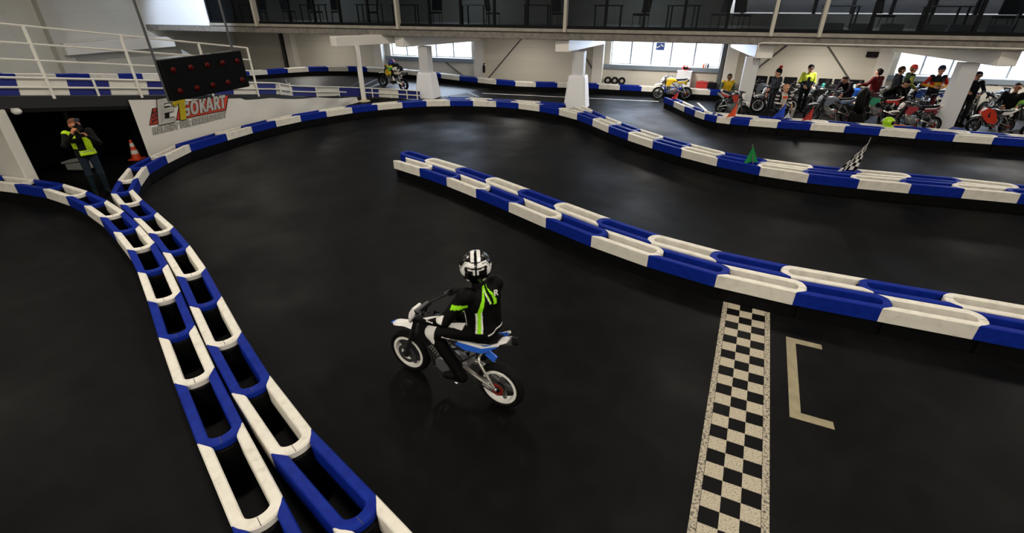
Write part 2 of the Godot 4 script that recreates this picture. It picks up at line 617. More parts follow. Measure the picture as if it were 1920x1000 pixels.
	for k in 3:
		var bt := base("bottle", room(4.68 + 0.09 * k, 1.17, -4.36), 0)
		tag(bt, ["orange bottle on the window sill, leftmost of three", "pale bottle on the window sill, middle of three", "black bottle on the window sill, rightmost of three"][k], "bottle", "bottles on the window sill")
		vb = MB.new()
		vb.lathe([Vector2(0.033, 0), Vector2(0.036, 0.02), Vector2(0.036, 0.13), Vector2(0.016, 0.17)], 12)
		put("body", vb.mesh(), paint(["e2662c", "c8c8c0", "1c1c1e"][k], 0.4), bt)
		vb = MB.new()
		vb.lathe([Vector2(0.016, 0.17), Vector2(0.018, 0.2), Vector2(0.012, 0.205)], 10)
		put("cap", vb.mesh(), paint("202020", 0.4), bt)


func wall_of_panels(called: String, m: Material, f: Callable, a: float, b: float, label: String) -> void:
	var w := base(called, Vector3.ZERO)
	tag(w, label, "wall")
	w.set_meta("kind", "structure")
	var n := int(ceil((b - a) / 6.0))
	for i in n:
		var y := 0.0
		for h in [1.1, 1.1, 1.1, 1.1, 1.1, 1.1, 1.0]:
			var c: Array = f.call(lerpf(a, b, float(i) / n), y, y + h, lerpf(a, b, float(i + 1) / n))
			var pb := MB.new()
			room_box(pb, c[0], c[1], c[2], c[3], c[4], c[5], 0.008)
			put("wall_panel", pb.mesh(), m, w)
			y += h


# ------------------------------------------------------------------ the glazed gallery
func build_gallery() -> void:
	var conc := triplanar(mat("concrete", "ffffff", 0.75), noise_tex(21, 0.02, [[0.0, "55514a"], [0.4, "75706a"], [1.0, "8b857b"]], 512), 0.35)
	var mb := MB.new()
	room_box(mb, -21.7, 23.7, 2.5, 2.84, -4.36, 0.62)
	struct("gallery_floor_slab", mb.mesh(), paint("c8c1b4", 0.7), "concrete slab carrying the glazed gallery over the paddock", "slab")
	mb = MB.new()
	room_box(mb, -21.7, 23.7, 2.46, 2.70, 0.62, 0.72, 0.012)
	struct("gallery_fascia", mb.mesh(), conc, "stained concrete fascia band along the gallery edge", "fascia")
	mb = MB.new()
	room_box(mb, -17.42, 23.7, 2.715, 2.83, 0.55, 0.78, 0.012)
	struct("gallery_ledge", mb.mesh(), triplanar(mat("ledge", "ffffff", 0.6), noise_tex(22, 0.03, [[0.0, "7d786e"], [1.0, "a09b90"]], 256), 0.4), "light concrete ledge under the gallery windows", "ledge")
	# columns and beams
	var white := paint("e8e4dc", 0.5)
	var grey := paint("c9c9ca", 0.55)
	var bn := ["leftmost, above the bare round pole", "above the first padded pillar", "above the middle padded pillar", "above the column with the orange flag", "above the rightmost slanting column"]
	var ends := [[-7.43, -5.9], [-0.45, 0.1], [6.46, 5.85], [12.95, 11.6]]
	for k in 5:
		var bm := MB.new()
		if k == 0:
			var a := Vector3(-7.05, 2.32, -20.9)
			var t := Vector3(0.72, 0, -0.694)
			bm.box(a + t * 2.1, Vector3(4.2, 0.36, 0.5), 0.015, Basis(t, Vector3.UP, t.cross(Vector3.UP)))
		else:
			var a := room(ends[k - 1][0], 2.25, 0.55)
			var t := (room(ends[k - 1][1], 2.25, -3.96) - a)
			bm.box(a + t * 0.5, Vector3(t.length(), 0.42, 0.54), 0.015, Basis(t.normalized(), Vector3.UP, t.normalized().cross(Vector3.UP)))
		struct("ceiling_beam" if k == 0 else numbered("ceiling_beam", self), bm.mesh(), white, "white concrete beam end under the gallery, " + bn[k], "beam")
	var cl := ["square white pillar with a flared pad, first right of the round pole", "square pillar with a tall white flared pad in the middle", "slim square column beside the orange flag at the paddock edge", "slim square column at right in front of the riders"]
	for k in 4:
		var s: float = [-6.55, 0.12, 6.18, 12.25][k]
		var d: float = [0.0, 0.0, 0.1, 0.0][k]
		var o := base("column" if k == 0 else numbered("column", self), room(s, 0, d), ROOM_YAW)
		tag(o, cl[k], "column")
		o.set_meta("kind", "structure")
		var w := 0.44
		var cb := MB.new()
		cb.box(Vector3(0, 1.03, 0), Vector3(w, 2.06, w), 0.015)
		put("shaft", cb.mesh(), grey, o)
		if k < 2:
			var pb := MB.new()
			var rings := []
			var top: float = [1.02, 1.2][k]
			for r in [[0.0, 0.44], [0.05, 0.44], [top - 0.06, 0.33], [top, 0.3]]:
				var ring := PackedVector3Array()
				for q in [[-1, 0.8], [-0.8, 1], [0.8, 1], [1, 0.8], [1, -0.8], [0.8, -1], [-0.8, -1], [-1, -0.8]]:
					ring.append(Vector3(q[0] * r[1], r[0], q[1] * r[1]))
				rings.append(ring)
			pb.loft(rings)
			put("foam_pad", pb.mesh(30), paint("e9e9ec", 0.6), o)
	# round pole
	var po := base("round_pole", Vector3(-6.26, 0, -21.26))
	tag(po, "bare white round steel pole with a flanged foot beside the ramp", "pole")
	po.set_meta("kind", "structure")
	var pb := MB.new()
	pb.tube([Vector3.ZERO, Vector3(0, 2.15, 0)], 0.1, 16)
	put("tube", pb.mesh(), white, po)
	pb = MB.new()
	pb.lathe([Vector2(0.26, 0), Vector2(0.26, 0.02), Vector2(0.14, 0.05), Vector2(0.12, 0.1)], 16)
	put("flange", pb.mesh(), paint("bdb59a", 0.6), po)
	# glazing
	var glass := mat("gallery_glass", "0c1218", 0.05)
	glass.transparency = BaseMaterial3D.TRANSPARENCY_ALPHA
	glass.albedo_color = Color(0.03, 0.05, 0.07, 0.62)
	var black := paint("131416", 0.4)
	var gl := base("window_4", Vector3.ZERO)
	tag(gl, "long band of dark tinted gallery glazing above the concrete ledge", "window")
	gl.set_meta("kind", "structure")
	var post_at := [-17.42, -15.92, -14.55, -12.76, -11.42, -10.11, -8.71, -7.25, -5.87, -4.51, -3.11, -1.8, -0.31, 1.11, 2.44, 3.75, 5.11, 6.49, 7.86, 9.2, 10.51, 11.8, 13.1, 14.5, 16.0, 17.5, 19.0, 20.5, 22.0, 23.6]
	var light := [-14.55, -7.25, -0.31, 6.49, 7.86]
	for i in post_at.size():
		var s: float = post_at[i]
		var fb := MB.new()
		if s in light:
			room_box(fb, s - 0.055, s + 0.055, 2.72, 5.2, 0.56, 0.86, 0.01)
			put("pale_post", fb.mesh(), paint("b9b3a6", 0.5), gl)
		else:
			room_box(fb, s - 0.045, s + 0.045, 2.84, 5.2, 0.56, 0.68, 0.008)
			put("mullion", fb.mesh(), black, gl)
		if i + 1 < post_at.size():
			var nb := MB.new()
			room_box(nb, s + 0.04, post_at[i + 1] - 0.04, 2.92, 5.1, 0.616, 0.624)
			put("pane", nb.mesh(), glass, gl)
	var rb := MB.new()
	room_box(rb, -17.42, 23.7, 2.83, 2.93, 0.56, 0.7, 0.008)
	put("bottom_rail", rb.mesh(), black, gl)
	rb = MB.new()
	room_box(rb, -17.42, 23.7, 5.1, 5.22, 0.56, 0.7, 0.008)
	put("top_rail", rb.mesh(), black, gl)
	mb = MB.new()
	room_box(mb, -21.7, -17.46, 2.705, 7.6, 0.5, 0.74, 0.01)
	struct("wall_gallery", mb.mesh(), paint("eceef2", 0.55), "smooth white wall panel at the left end of the gallery glazing", "wall")
	mb = MB.new()
	room_box(mb, -17.46, 23.7, 5.22, 7.6, 0.5, 0.74, 0.01)
	struct("wall_upper", mb.mesh(), paint("b5b3ac", 0.6), "plain wall above the gallery glazing", "wall")
	# windows in the gallery's back wall
	var bw := base("window_5", Vector3.ZERO)
	tag(bw, "row of outside windows at the back of the gallery, seen through its glass", "window")
	bw.set_meta("kind", "structure")
	var blue := mat("back_glass", "8fb4cc", 0.1)
	blue.transparency = BaseMaterial3D.TRANSPARENCY_ALPHA
	blue.albedo_color = Color(0.2, 0.34, 0.44, 0.75)
	for i in 14:
		var s := 5.8 + i * 1.3
		var nb := MB.new()
		room_box(nb, s + 0.05, s + 1.25, 3.32, 4.55, -4.55, -4.54)
		put("pane", nb.mesh(), blue, bw)
		nb = MB.new()
		room_box(nb, s - 0.06, s + 0.06, 3.28, 4.6, -4.6, -4.46, 0.008)
		put("mullion", nb.mesh(), paint("30363c", 0.5), bw)
	# gallery furniture
	var wood := paint("3a3128", 0.5)
	var pale := paint("b9c4d0", 0.35)
	for i in 11:
		var s: float = [-16.4, -13.2, -10.4, -7.9, -4.8, -2.2, 0.9, 3.6, 8.8, 11.5, 14.6][i]
		var t := base("gallery_table", room(s, 2.84, -1.0 - (i % 3) * 0.5), ROOM_YAW + 0.1 * (i % 4))
		tag(t, "dim table standing behind the gallery glass, the %s from the left" % ordinal(i + 1), "table", "tables in the gallery")
		var tb := MB.new()
		tb.box(Vector3(0, 0.73, 0), Vector3(1.1, 0.04, 0.7), 0.01)
		put("tabletop", cached("gt_top", tb), pale if i in [4, 8, 9, 10] else wood, t)
		for q in [[-1, -1], [1, -1], [-1, 1], [1, 1]]:
			var lb := MB.new()
			lb.box(Vector3(q[0] * 0.48, 0.355, q[1] * 0.28), Vector3(0.05, 0.71, 0.05), 0.006)
			put("leg", cached("gt_leg%d%d" % q, lb), paint("1b1b1c", 0.5), t)
	for i in 14:
		var s: float = [-15.4, -14.2, -12.2, -11.5, -9.2, -6.4, -3.6, -1.0, 2.2, 4.9, 5.6, 9.9, 12.8, 13.6][i]
		var c := base("gallery_chair", room(s, 2.84, -0.45 - (i % 2) * 0.5), ROOM_YAW + (i * 1.3))
		tag(c, "dark upholstered chair behind the gallery glass, the %s from the left" % ordinal(i + 1), "chair", "chairs in the gallery")
		chair_parts(c, "1a2028" if i % 3 else "39424c")
	for i in 9:
		var s: float = [7.95, 8.75, 9.55, 10.6, 11.3, 12.2, 13.3, 14.1, 15.0][i]
		var o := base("radiator", room(s + 0.3, 2.84, 0.3), ROOM_YAW)
		tag(o, "low pale radiator behind the right-hand gallery panes, the %s from the left" % ordinal(i + 1), "radiator", "radiators in the gallery")
		var nb := MB.new()
		nb.box(Vector3(0, 0.16, 0), Vector3(0.62, 0.22, 0.06), 0.01)
		put("panel", cached("rad", nb), paint("c3d3e6", 0.4), o)
		nb = MB.new()
		for x in [-0.25, 0.25]: nb.box(Vector3(x, 0.03, 0), Vector3(0.03, 0.06, 0.05))
		put("foot", cached("rad_f", nb), paint("333333"), o)
	# pipe hung under the right half of the fascia
	var pp := MB.new()
	pp.tube([room(6.2, 2.34, 0.83), room(6.2, 2.5, 0.83), room(6.32, 2.53, 0.83), room(23.5, 2.53, 0.83)], 0.022, 8)
	tag(put("white_pipe", pp.mesh(), paint("d9d5ca", 0.5)), "thin white pipe clipped along the right half of the gallery edge", "pipe")


func chair_parts(o: Node3D, c: String) -> void:
	var mb := MB.new()
	mb.box(Vector3(0, 0.45, 0), Vector3(0.44, 0.07, 0.44), 0.02)
	put("seat", cached("ch_seat", mb), paint(c, 0.8), o)
	mb = MB.new()
	mb.box(Vector3(0, 0.74, -0.23), Vector3(0.44, 0.44, 0.05), 0.02, Basis(Vector3.RIGHT, -0.15))
	put("backrest", cached("ch_back", mb), paint(c, 0.8), o)
	for q in [[-1, -1], [1, -1], [-1, 1], [1, 1]]:
		mb = MB.new()
		mb.tube([Vector3(q[0] * 0.2, 0.0, q[1] * 0.21), Vector3(q[0] * 0.19, 0.43, q[1] * 0.19)], 0.013, 6)
		put("leg", cached("ch_leg%d%d" % q, mb), paint("1a1a1a", 0.4), o)


# ------------------------------------------------------------------ barriers
# One block, one metre long, from its open end at x = 0 to its rounded end past x = 1.
func block_mesh(lo: float, hi: float, half: float, thick: float, nose: float, tip: float, bevel: float) -> MB:
	var outer := []
	var inner := []
	var q := half - thick
	for s in [1, -1]:
		var o := []
		var n := []
		var tx := func(z: float) -> float: return 0.16 * sqrt(maxf(0.0, 1.0 - pow(minf(z / 0.1825, 1.0), 2))) + tip + 0.02 * (1.0 - z / 0.1825)
		o.append(Vector2(tx.call(half), half * s)); n.append(Vector2(tx.call(q), q * s))
		o.append(Vector2(tx.call(half) + 0.06, half * s)); n.append(Vector2(tx.call(q) + 0.03, q * s))
		o.append(Vector2(0.55, half * s)); n.append(Vector2(0.55, q * s))
		o.append(Vector2(0.99, half * s)); n.append(Vector2(0.97, q * s))
		for k in range(1, 9 if s == 1 else 8):
			var w := PI / 2 * k / 8.0
			o.append(Vector2(1.0 + nose * sin(w), half * cos(w) * s))
			n.append(Vector2(0.985 + (nose - thick) * sin(w), q * cos(w) * s))
		if s == -1:
			o.reverse(); n.reverse()
		outer.append_array(o); inner.append_array(n)
	var mb := MB.new()
	var rings := []
	for i in outer.size():
		var ring := PackedVector3Array()
		for p in [[0.0, lo], [0.0, hi - bevel], [0.12, hi], [0.88, hi], [1.0, hi - bevel], [1.0, lo]]:
			var v: Vector2 = (outer[i] as Vector2).lerp(inner[i], p[0])
			ring.append(Vector3(v.x, p[1], v.y))
		rings.append(ring)
	mb.loft(rings)
	return mb


func barrier_row(pts: Array, heights: Array, first_white: bool, called: String, group: String, flip := false) -> void:
	var white := triplanar(mat("barrier_white", "ffffff", 0.55), noise_tex(31, 0.02, [[0.0, "c0bbaf"], [0.35, "d5d0c5"], [1.0, "dedace"]], 512), 0.6)
	var blue := triplanar(mat("barrier_blue", "ffffff", 0.5), noise_tex(32, 0.02, [[0.0, "0a1c74"], [0.5, "0d247f"], [1.0, "122c8a"]], 512), 0.6)
	blue.metallic_specular = 0.2
	white.metallic_specular = 0.35
	var black := paint("070708", 0.65)
	if not shared.has("block_shell"):
		shared["block_shell"] = block_mesh(0.2, 0.4, 0.1825, 0.09, 0.155, 0.008, 0.012).mesh(35)
		shared["block_base"] = block_mesh(0.0, 0.335, 0.172, 0.052, 0.185, 0.03, 0.008).mesh(35)
		var lk := MB.new()
		lk.box(Vector3(0.98, 0.13, 0), Vector3(0.1, 0.015, 0.2), 0.004)
		var sm := MB.new()
		sm.box(Vector3(1.108, 0.399, 0.02), Vector3(0.088, 0.004, 0.005))
		shared["block_seam"] = sm.mesh()
		for z in [-0.06, 0.06]: lk.box(Vector3(0.98, 0.18, z), Vector3(0.012, 0.11, 0.012), 0.003)
		shared["block_link"] = lk.mesh()
	var n := pts.size() / 2 - 1
	for i in n:
		var a := Vector3(pts[i * 2], heights[i] if heights else 0.0, pts[i * 2 + 1])
		var b := Vector3(pts[i * 2 + 2], heights[i + 1] if heights else 0.0, pts[i * 2 + 3])
		var white_one := (i % 2 == 0) == first_white
		var num := n - i if flip else i + 1
		var o := base("barrier_block", a)
		var dir := (b - a).normalized()
		var side := dir.cross(Vector3.UP).normalized()
		o.basis = Basis(dir * (b - a).length(), side.cross(dir).normalized(), side)
		tag(o, "%s barrier block, %s %s" % ["white" if white_one else "blue", ordinal(num), called], "barrier block", group)
		put("cap", shared["block_shell"], white if white_one else blue, o)
		put("base", shared["block_base"], black, o)
		put("seam", shared["block_seam"], paint("3a3835", 0.7), o)
		put("connector", shared["block_link"], paint("1d1d1e", 0.5), o)


func build_barriers() -> void:
	barrier_row([-2.71,-11.38,-1.98,-10.76,-1.28,-10.10,-0.60,-9.38,0.07,-8.64,0.72,-7.90,1.40,-7.17,2.13,-6.50,2.91,-5.93,3.75,-5.48,4.62,-5.11,5.50,-4.74,6.39,-4.36,7.28,-3.98],
		[], true, "from the tip in the front row of the central divider", "front row of the central divider")
	barrier_row([7.42,-4.35,6.53,-4.73,5.64,-5.12,4.78,-5.48,3.92,-5.86,3.09,-6.32,2.31,-6.90,1.60,-7.59,0.93,-8.33,0.26,-9.07,-0.41,-9.81,-1.12,-10.53,-1.91,-11.25,-2.62,-11.90],
		[], false, "from the tip in the back row of the central divider", "back row of the central divider", true)
	barrier_row([10.96,-8.80,10.04,-9.12,9.18,-9.41,8.31,-9.69,7.44,-9.98,6.59,-10.33,5.80,-10.82,5.10,-11.51,4.49,-12.28,3.97,-13.09,3.50,-13.96,3.10,-14.86,2.75,-15.80,2.35,-16.73,1.79,-17.54,1.11,-18.19,0.33,-18.72,-0.55,-19.08,-1.46,-19.25,-2.37,-19.28,-3.29,-19.19,-4.18,-18.88,-5.02,-18.44,-5.82,-17.90,-6.53,-17.22,-7.16,-16.48,-7.66,-15.69,-8.04,-14.84,-8.34,-13.94,-8.71,-12.72,-8.67,-11.63,-8.56,-10.74,-8.17,-9.87,-7.76,-9.11,-7.17,-8.53,-6.48,-7.90,-5.80,-7.27,-5.13,-6.58,-4.48,-5.86,-3.86,-5.11,-3.23,-4.35,-2.58,-3.61,-1.90,-2.91,-1.17,-2.26,-0.45,-1.61,0.28,-0.97],
		[], false, "from the right end of the long sweeping inner row", "long inner barrier row round the hairpin")
	barrier_row([2.38,-18.16,2.64,-17.23,2.92,-16.24,3.25,-15.32,3.63,-14.42,4.06,-13.55,4.56,-12.71,5.15,-11.91,5.89,-11.25,6.73,-10.77,7.61,-10.42,8.49,-10.12,9.34,-9.82,10.19,-9.44,11.08,-9.05,11.96,-8.66],
		[], true, "from the padded middle pillar in the row behind the flags", "row behind the green and chequered flags")
	barrier_row([-12.9,-10.45,-12.0,-10.2,-11.1,-9.93,-10.23,-9.7,-9.37,-9.41,-8.55,-8.98,-7.81,-8.49,-7.10,-7.94,-6.41,-7.32,-5.73,-6.67,-5.09,-5.97,-4.46,-5.23,-3.84,-4.48,-3.21,-3.74,-2.56,-3.00,-1.89,-2.26,-1.24,-1.53,-0.60,-0.81],
		[], true, "from the garage side in the outer row at left", "outer barrier row at the left")
	barrier_row([-2.57,-19.83,-1.78,-19.68,-0.90,-19.42,0.01,-19.12,0.92,-18.83,1.82,-18.46],
		[], false, "from the first padded pillar in the short row between pillars", "short row between the padded pillars")
	barrier_row([6.18,-19.92,6.31,-19.00,6.40,-18.01,6.52,-17.25,6.65,-16.75,6.85,-16.38,7.17,-16.14,7.67,-15.91,8.40,-15.61,9.30,-15.32,10.17,-15.00,10.99,-14.62,11.79,-14.26,12.62,-13.93,13.46,-13.62,14.27,-13.29,15.18,-12.94,16.08,-12.58],
		[], false, "from the tip with the small red flag, edging the paddock", "row edging the paddock")
	barrier_row([6.85,-15.98 - 0.78,7.9,-16.2,8.85,-15.85,9.8,-15.5,10.6,-15.15,11.4,-14.8,12.25,-14.45,13.1,-14.1,13.95,-13.75,14.8,-13.42,15.6,-13.1],
		[], true, "from the left in the paddock's second, inner row", "inner row edging the paddock")
	# the row that climbs beside the far wall
	var pts := []
	var hs := []
	for i in 13:
		var s := -3.5 + 0.96 * (12 - i)
		var p := room(s, 0, -3.1 - 0.55 * smoothstep(-3.5, 0.0, s) + 0.12 * smoothstep(3.0, 7.0, s))
		pts.append_array([p.x, p.z]); hs.append(0.0)
	var climb := [[-0.69,-24.51,0.03],[-1.6,-24.85,0.07],[-2.52,-25.17,0.12],[-3.45,-25.45,0.19],[-4.39,-25.70,0.26],[-5.34,-25.90,0.32],[-6.29,-26.04,0.37],[-7.26,-26.11,0.41],[-8.23,-26.11,0.44],[-9.2,-26.02,0.45],[-10.15,-25.84,0.45],[-11.08,-25.5,0.43],[-11.9,-24.95,0.42],[-12.45,-24.2,0.46],[-12.75,-23.3,0.55],[-12.85,-22.35,0.68],[-12.85,-21.4,0.8],[-12.75,-20.45,0.9],[-12.6,-19.5,1.0],[-12.42,-18.55,1.07],[-12.28,-17.6,1.16],[-12.2,-16.7,1.26],[-12.3,-15.8,1.36],[-12.42,-14.9,1.48],[-12.6,-14.0,1.58],[-12.82,-13.1,1.7],[-13.05,-12.2,1.8],[-13.3,-11.3,1.9],[-13.6,-10.4,2.0],[-13.9,-9.5,2.05]]
	for c in climb:
		pts.append_array([c[0], c[1]]); hs.append(c[2])
	shared["climb"] = climb
	barrier_row(pts, hs, false, "from the yellow bike along the far wall and up the ramp", "row along the far wall and up the ramp")


# ------------------------------------------------------------------ ramp, garage mouth, banner
func ramp_at(t: float) -> Vector3:
	return Vector3(-6.5, 0, -20.8) + OUT * t


func build_ramp() -> void:
	# inner edge of the deck from the ground by the padded pillar up to the garage roof
	var inner := [Vector3(-3.95, 0.0, -21.55), Vector3(-5.17, 0.04, -21.75), Vector3(-6.15, 0.09, -21.72), Vector3(-6.62, 0.15, -21.4), Vector3(-7.07, 0.3, -20.6), Vector3(-7.45, 0.5, -19.3), Vector3(-7.75, 0.72, -18.0)]
	for t in [4.0, 5.0, 6.0, 7.0, 8.0, 8.92, 10.0, 11.33, 12.6]:
		var p := ramp_at(t)
		p.y = 0.36 + 0.147 * t
		inner.append(p)
	var oc := Curve3D.new()
	oc.add_point(Vector3(-0.6, 0.0, -24.9))
	for c in shared["climb"]: oc.add_point(Vector3(c[0] - 0.05, c[2], c[1] - 0.1))
	var ic := Curve3D.new()
	for p in inner: ic.add_point(p)
	var rubber := paint("1b1b1c", 0.5)
	var mb := MB.new()
	var rings := []
	for i in 41:
		var f := i / 40.0
		var a := ic.sample_baked(f * ic.get_baked_length())
		var b := oc.sample_baked(f * oc.get_baked_length())
		var dn := Vector3(0, 0.24 if a.y > 0.3 else minf(0.24, a.y * 0.8 + 0.002), 0)
		rings.append(PackedVector3Array([a, a - dn, b - dn, b]))
	mb.loft(rings)
	struct("ramp_deck", mb.mesh(20), rubber, "black ramp deck curving up from the far wall over the garage mouth", "ramp")
	# fence: boards, rails, posts
	var fence := base("ramp_fence", Vector3.ZERO)
	tag(fence, "white tubular ramp fence with blue and white boards above the logo banner", "fence")
	var white := paint("dedbd2", 0.5)
	var bwhite := paint("d5d2c8", 0.55)
	var bblue := paint("121c70", 0.5)
	var path := ic
	var at_t := func(t: float) -> Vector3:
		var p := ramp_at(t); p.y = 0.36 + 0.147 * t
		return p
	var marks := []   # [point, is blue from here on]
	for m in [[12.5, 0], [11.8, 1], [10.95, 0], [10.05, 1], [9.2, 0], [8.3, 1], [7.42, 0], [6.55, 1], [5.75, 0], [4.84, 1], [4.07, 0]]: marks.append([at_t.call(m[0]), m[1]])
	marks.append([Vector3(-7.76, 0.74, -17.95), 1]); marks.append([Vector3(-7.46, 0.5, -19.3), 0]); marks.append([Vector3(-7.06, 0.3, -20.65), 1])
	marks.append([Vector3(-6.15, 0.09, -21.72), 1]); marks.append([Vector3(-5.75, 0.07, -21.74), 0]); marks.append([Vector3(-4.9, 0.03, -21.7), 1]); marks.append([Vector3(-3.95, 0.0, -21.55), 1])
	for i in marks.size() - 1:
		var a: Vector3 = marks[i][0]
		var b: Vector3 = marks[i + 1][0]
		var t := (b - a).normalized()
		var sd := t.cross(Vector3.UP).normalized()
		var up := sd.cross(t)
		var bb := MB.new()
		var board := up * 0.18 - sd * 0.05
		bb.box((a + b) / 2 + board, Vector3((b - a).length() - 0.008, 0.33, 0.03), 0.006, Basis(t, up, sd))
		put("board", bb.mesh(), bblue if marks[i][1] else bwhite, fence)
	for y in [0.18, 0.37]:
		var pts := []
		for i in 45: pts.append(path.sample_baked(path.get_baked_length() * i / 44.0) + Vector3(0, y, 0))
		var rb := MB.new()
		rb.tube(pts, 0.024, 6)
		put("rail", rb.mesh(), white, fence)
	for y in [0.72, 1.04, 1.38]:
		var pts := []
		for i in 20:
			var t := lerpf(4.87, 12.6, i / 19.0)
			pts.append(at_t.call(t) + Vector3(0, y * (1.0 if y > 0.4 else 1.0), 0))
		var rb := MB.new()
		rb.tube(pts, 0.024, 6)
		put("rail", rb.mesh(), white, fence)
	for t in [4.87, 6.5, 8.53, 10.4, 12.2]:
		var rb := MB.new()
		rb.tube([at_t.call(t) + Vector3(0, -0.05, 0), at_t.call(t) + Vector3(0, 1.38, 0)], 0.032, 8)
		put("post", rb.mesh(), white, fence)
	for p in [at_t.call(9.5), at_t.call(3.9), at_t.call(3.45), Vector3(-7.46, 0.5, -19.3), Vector3(-7.06, 0.3, -20.65), Vector3(-6.0, 0.08, -21.73), Vector3(-5.2, 0.04, -21.75), Vector3(-4.5, 0.02, -21.64), Vector3(-4.05, 0.0, -21.56)]:
		var rb := MB.new()
		rb.tube([p, p + Vector3(0, 0.38, 0)], 0.026, 8)
		put("post", rb.mesh(), white, fence)
	# garage mouth: dark lintel, dark inside, white jamb block
	mb = MB.new()
	var a0 := ramp_at(8.92)
	var a1 := ramp_at(11.33)
	var tl := (a1 - a0).normalized()
	mb.box((a0 + a1) / 2 - ALONG * 0.06 + Vector3(0, 1.62, 0), Vector3((a1 - a0).length() + 0.05, 0.2, 0.1), 0.01, Basis(tl, Vector3(0, 1, 0), tl.cross(Vector3.UP)).rotated(tl.cross(Vector3.UP), 0.146))
	struct("garage_lintel", mb.mesh(), paint("101010", 0.6), "dark lintel over the garage mouth under the ramp", "lintel")
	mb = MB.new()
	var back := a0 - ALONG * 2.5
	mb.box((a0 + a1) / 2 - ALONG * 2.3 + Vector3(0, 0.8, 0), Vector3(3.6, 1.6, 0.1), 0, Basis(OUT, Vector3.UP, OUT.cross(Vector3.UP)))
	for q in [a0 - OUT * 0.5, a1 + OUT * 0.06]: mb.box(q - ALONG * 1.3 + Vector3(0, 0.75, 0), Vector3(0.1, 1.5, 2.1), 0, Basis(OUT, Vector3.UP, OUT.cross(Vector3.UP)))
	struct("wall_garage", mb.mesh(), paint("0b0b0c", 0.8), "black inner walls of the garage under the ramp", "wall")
	for k in 2:
		var gb := MB.new()
		gb.tube([(a0 + a1) / 2 - ALONG * 1.3 + OUT * (0.75 - 1.25 * k), (a0 + a1) / 2 - ALONG * 1.3 + OUT * (0.75 - 1.25 * k) + Vector3(0, 1.6, 0)], 0.05, 8)
		tag(put("garage_prop", gb.mesh(), paint("2c2d2e", 0.5)), "thin dark prop standing inside the black garage, %s" % ["nearer the white jamb", "behind the photographer"][k], "prop")
	mb = MB.new()
	mb.box(a1 + OUT * 0.1 - ALONG * 1.6 + Vector3(0, 0.89, 0), Vector3(0.22, 1.78, 3.2), 0.02, Basis(OUT, Vector3.UP, OUT.cross(Vector3.UP)))
	struct("garage_jamb", mb.mesh(), paint("c6c3ba", 0.6), "pale wall block left of the garage mouth", "wall")
	var cb := MB.new()
	cb.ball(Vector3.ZERO, Vector3(0.1, 0.07, 0.07), 12)
	cb.box(Vector3(-0.06, 0.03, 0), Vector3(0.06, 0.06, 0.05), 0.01)
	tag(put("lamp_fitting", cb.mesh(), paint("cfcfc8", 0.4)), "small pale fitting on the top corner of the white garage jamb", "fitting")
	get_node("lamp_fitting").position = a1 + Vector3(0.12, 1.72, -0.1)
	# junk glimpsed in the garage
	var jb := MB.new()
	jb.box(Vector3(0, 0.25, 0), Vector3(0.6, 0.05, 0.3), 0.01, Basis(Vector3.BACK, 0.15))
	jb.box(Vector3(0, 0.12, 0), Vector3(0.5, 0.2, 0.25), 0.02)
	var jk := put("low_crate", jb.mesh(), paint("8f8f8a", 0.5))
	jk.position = Vector3(-10.75, 0.02, -11.7)
	tag(jk, "pale low crate lying in the dark garage left of the photographer", "crate")
	# banner
	build_banner()
	# traffic cone
	var cone := base("traffic_cone", Vector3(-10.03, 0, -12.68))
	tag(cone, "orange and white striped traffic cone in the garage mouth beside the banner", "cone")
	var orange := paint("c8431c", 0.5)
	mb = MB.new()
	mb.box(Vector3(0, 0.015, 0), Vector3(0.3, 0.03, 0.3), 0.01)
	put("foot", mb.mesh(), orange, cone)
	for k in 5:
		var y0: float = [0.03, 0.16, 0.26, 0.35, 0.44][k]
		var y1: float = [0.16, 0.26, 0.35, 0.44, 0.52][k]
		mb = MB.new()
		mb.lathe([Vector2(0.12 - y0 * 0.18, y0), Vector2(0.12 - y1 * 0.18, y1)], 16)
		put("band", mb.mesh(), orange if k % 2 == 0 else paint("cfcbc2", 0.5), cone)


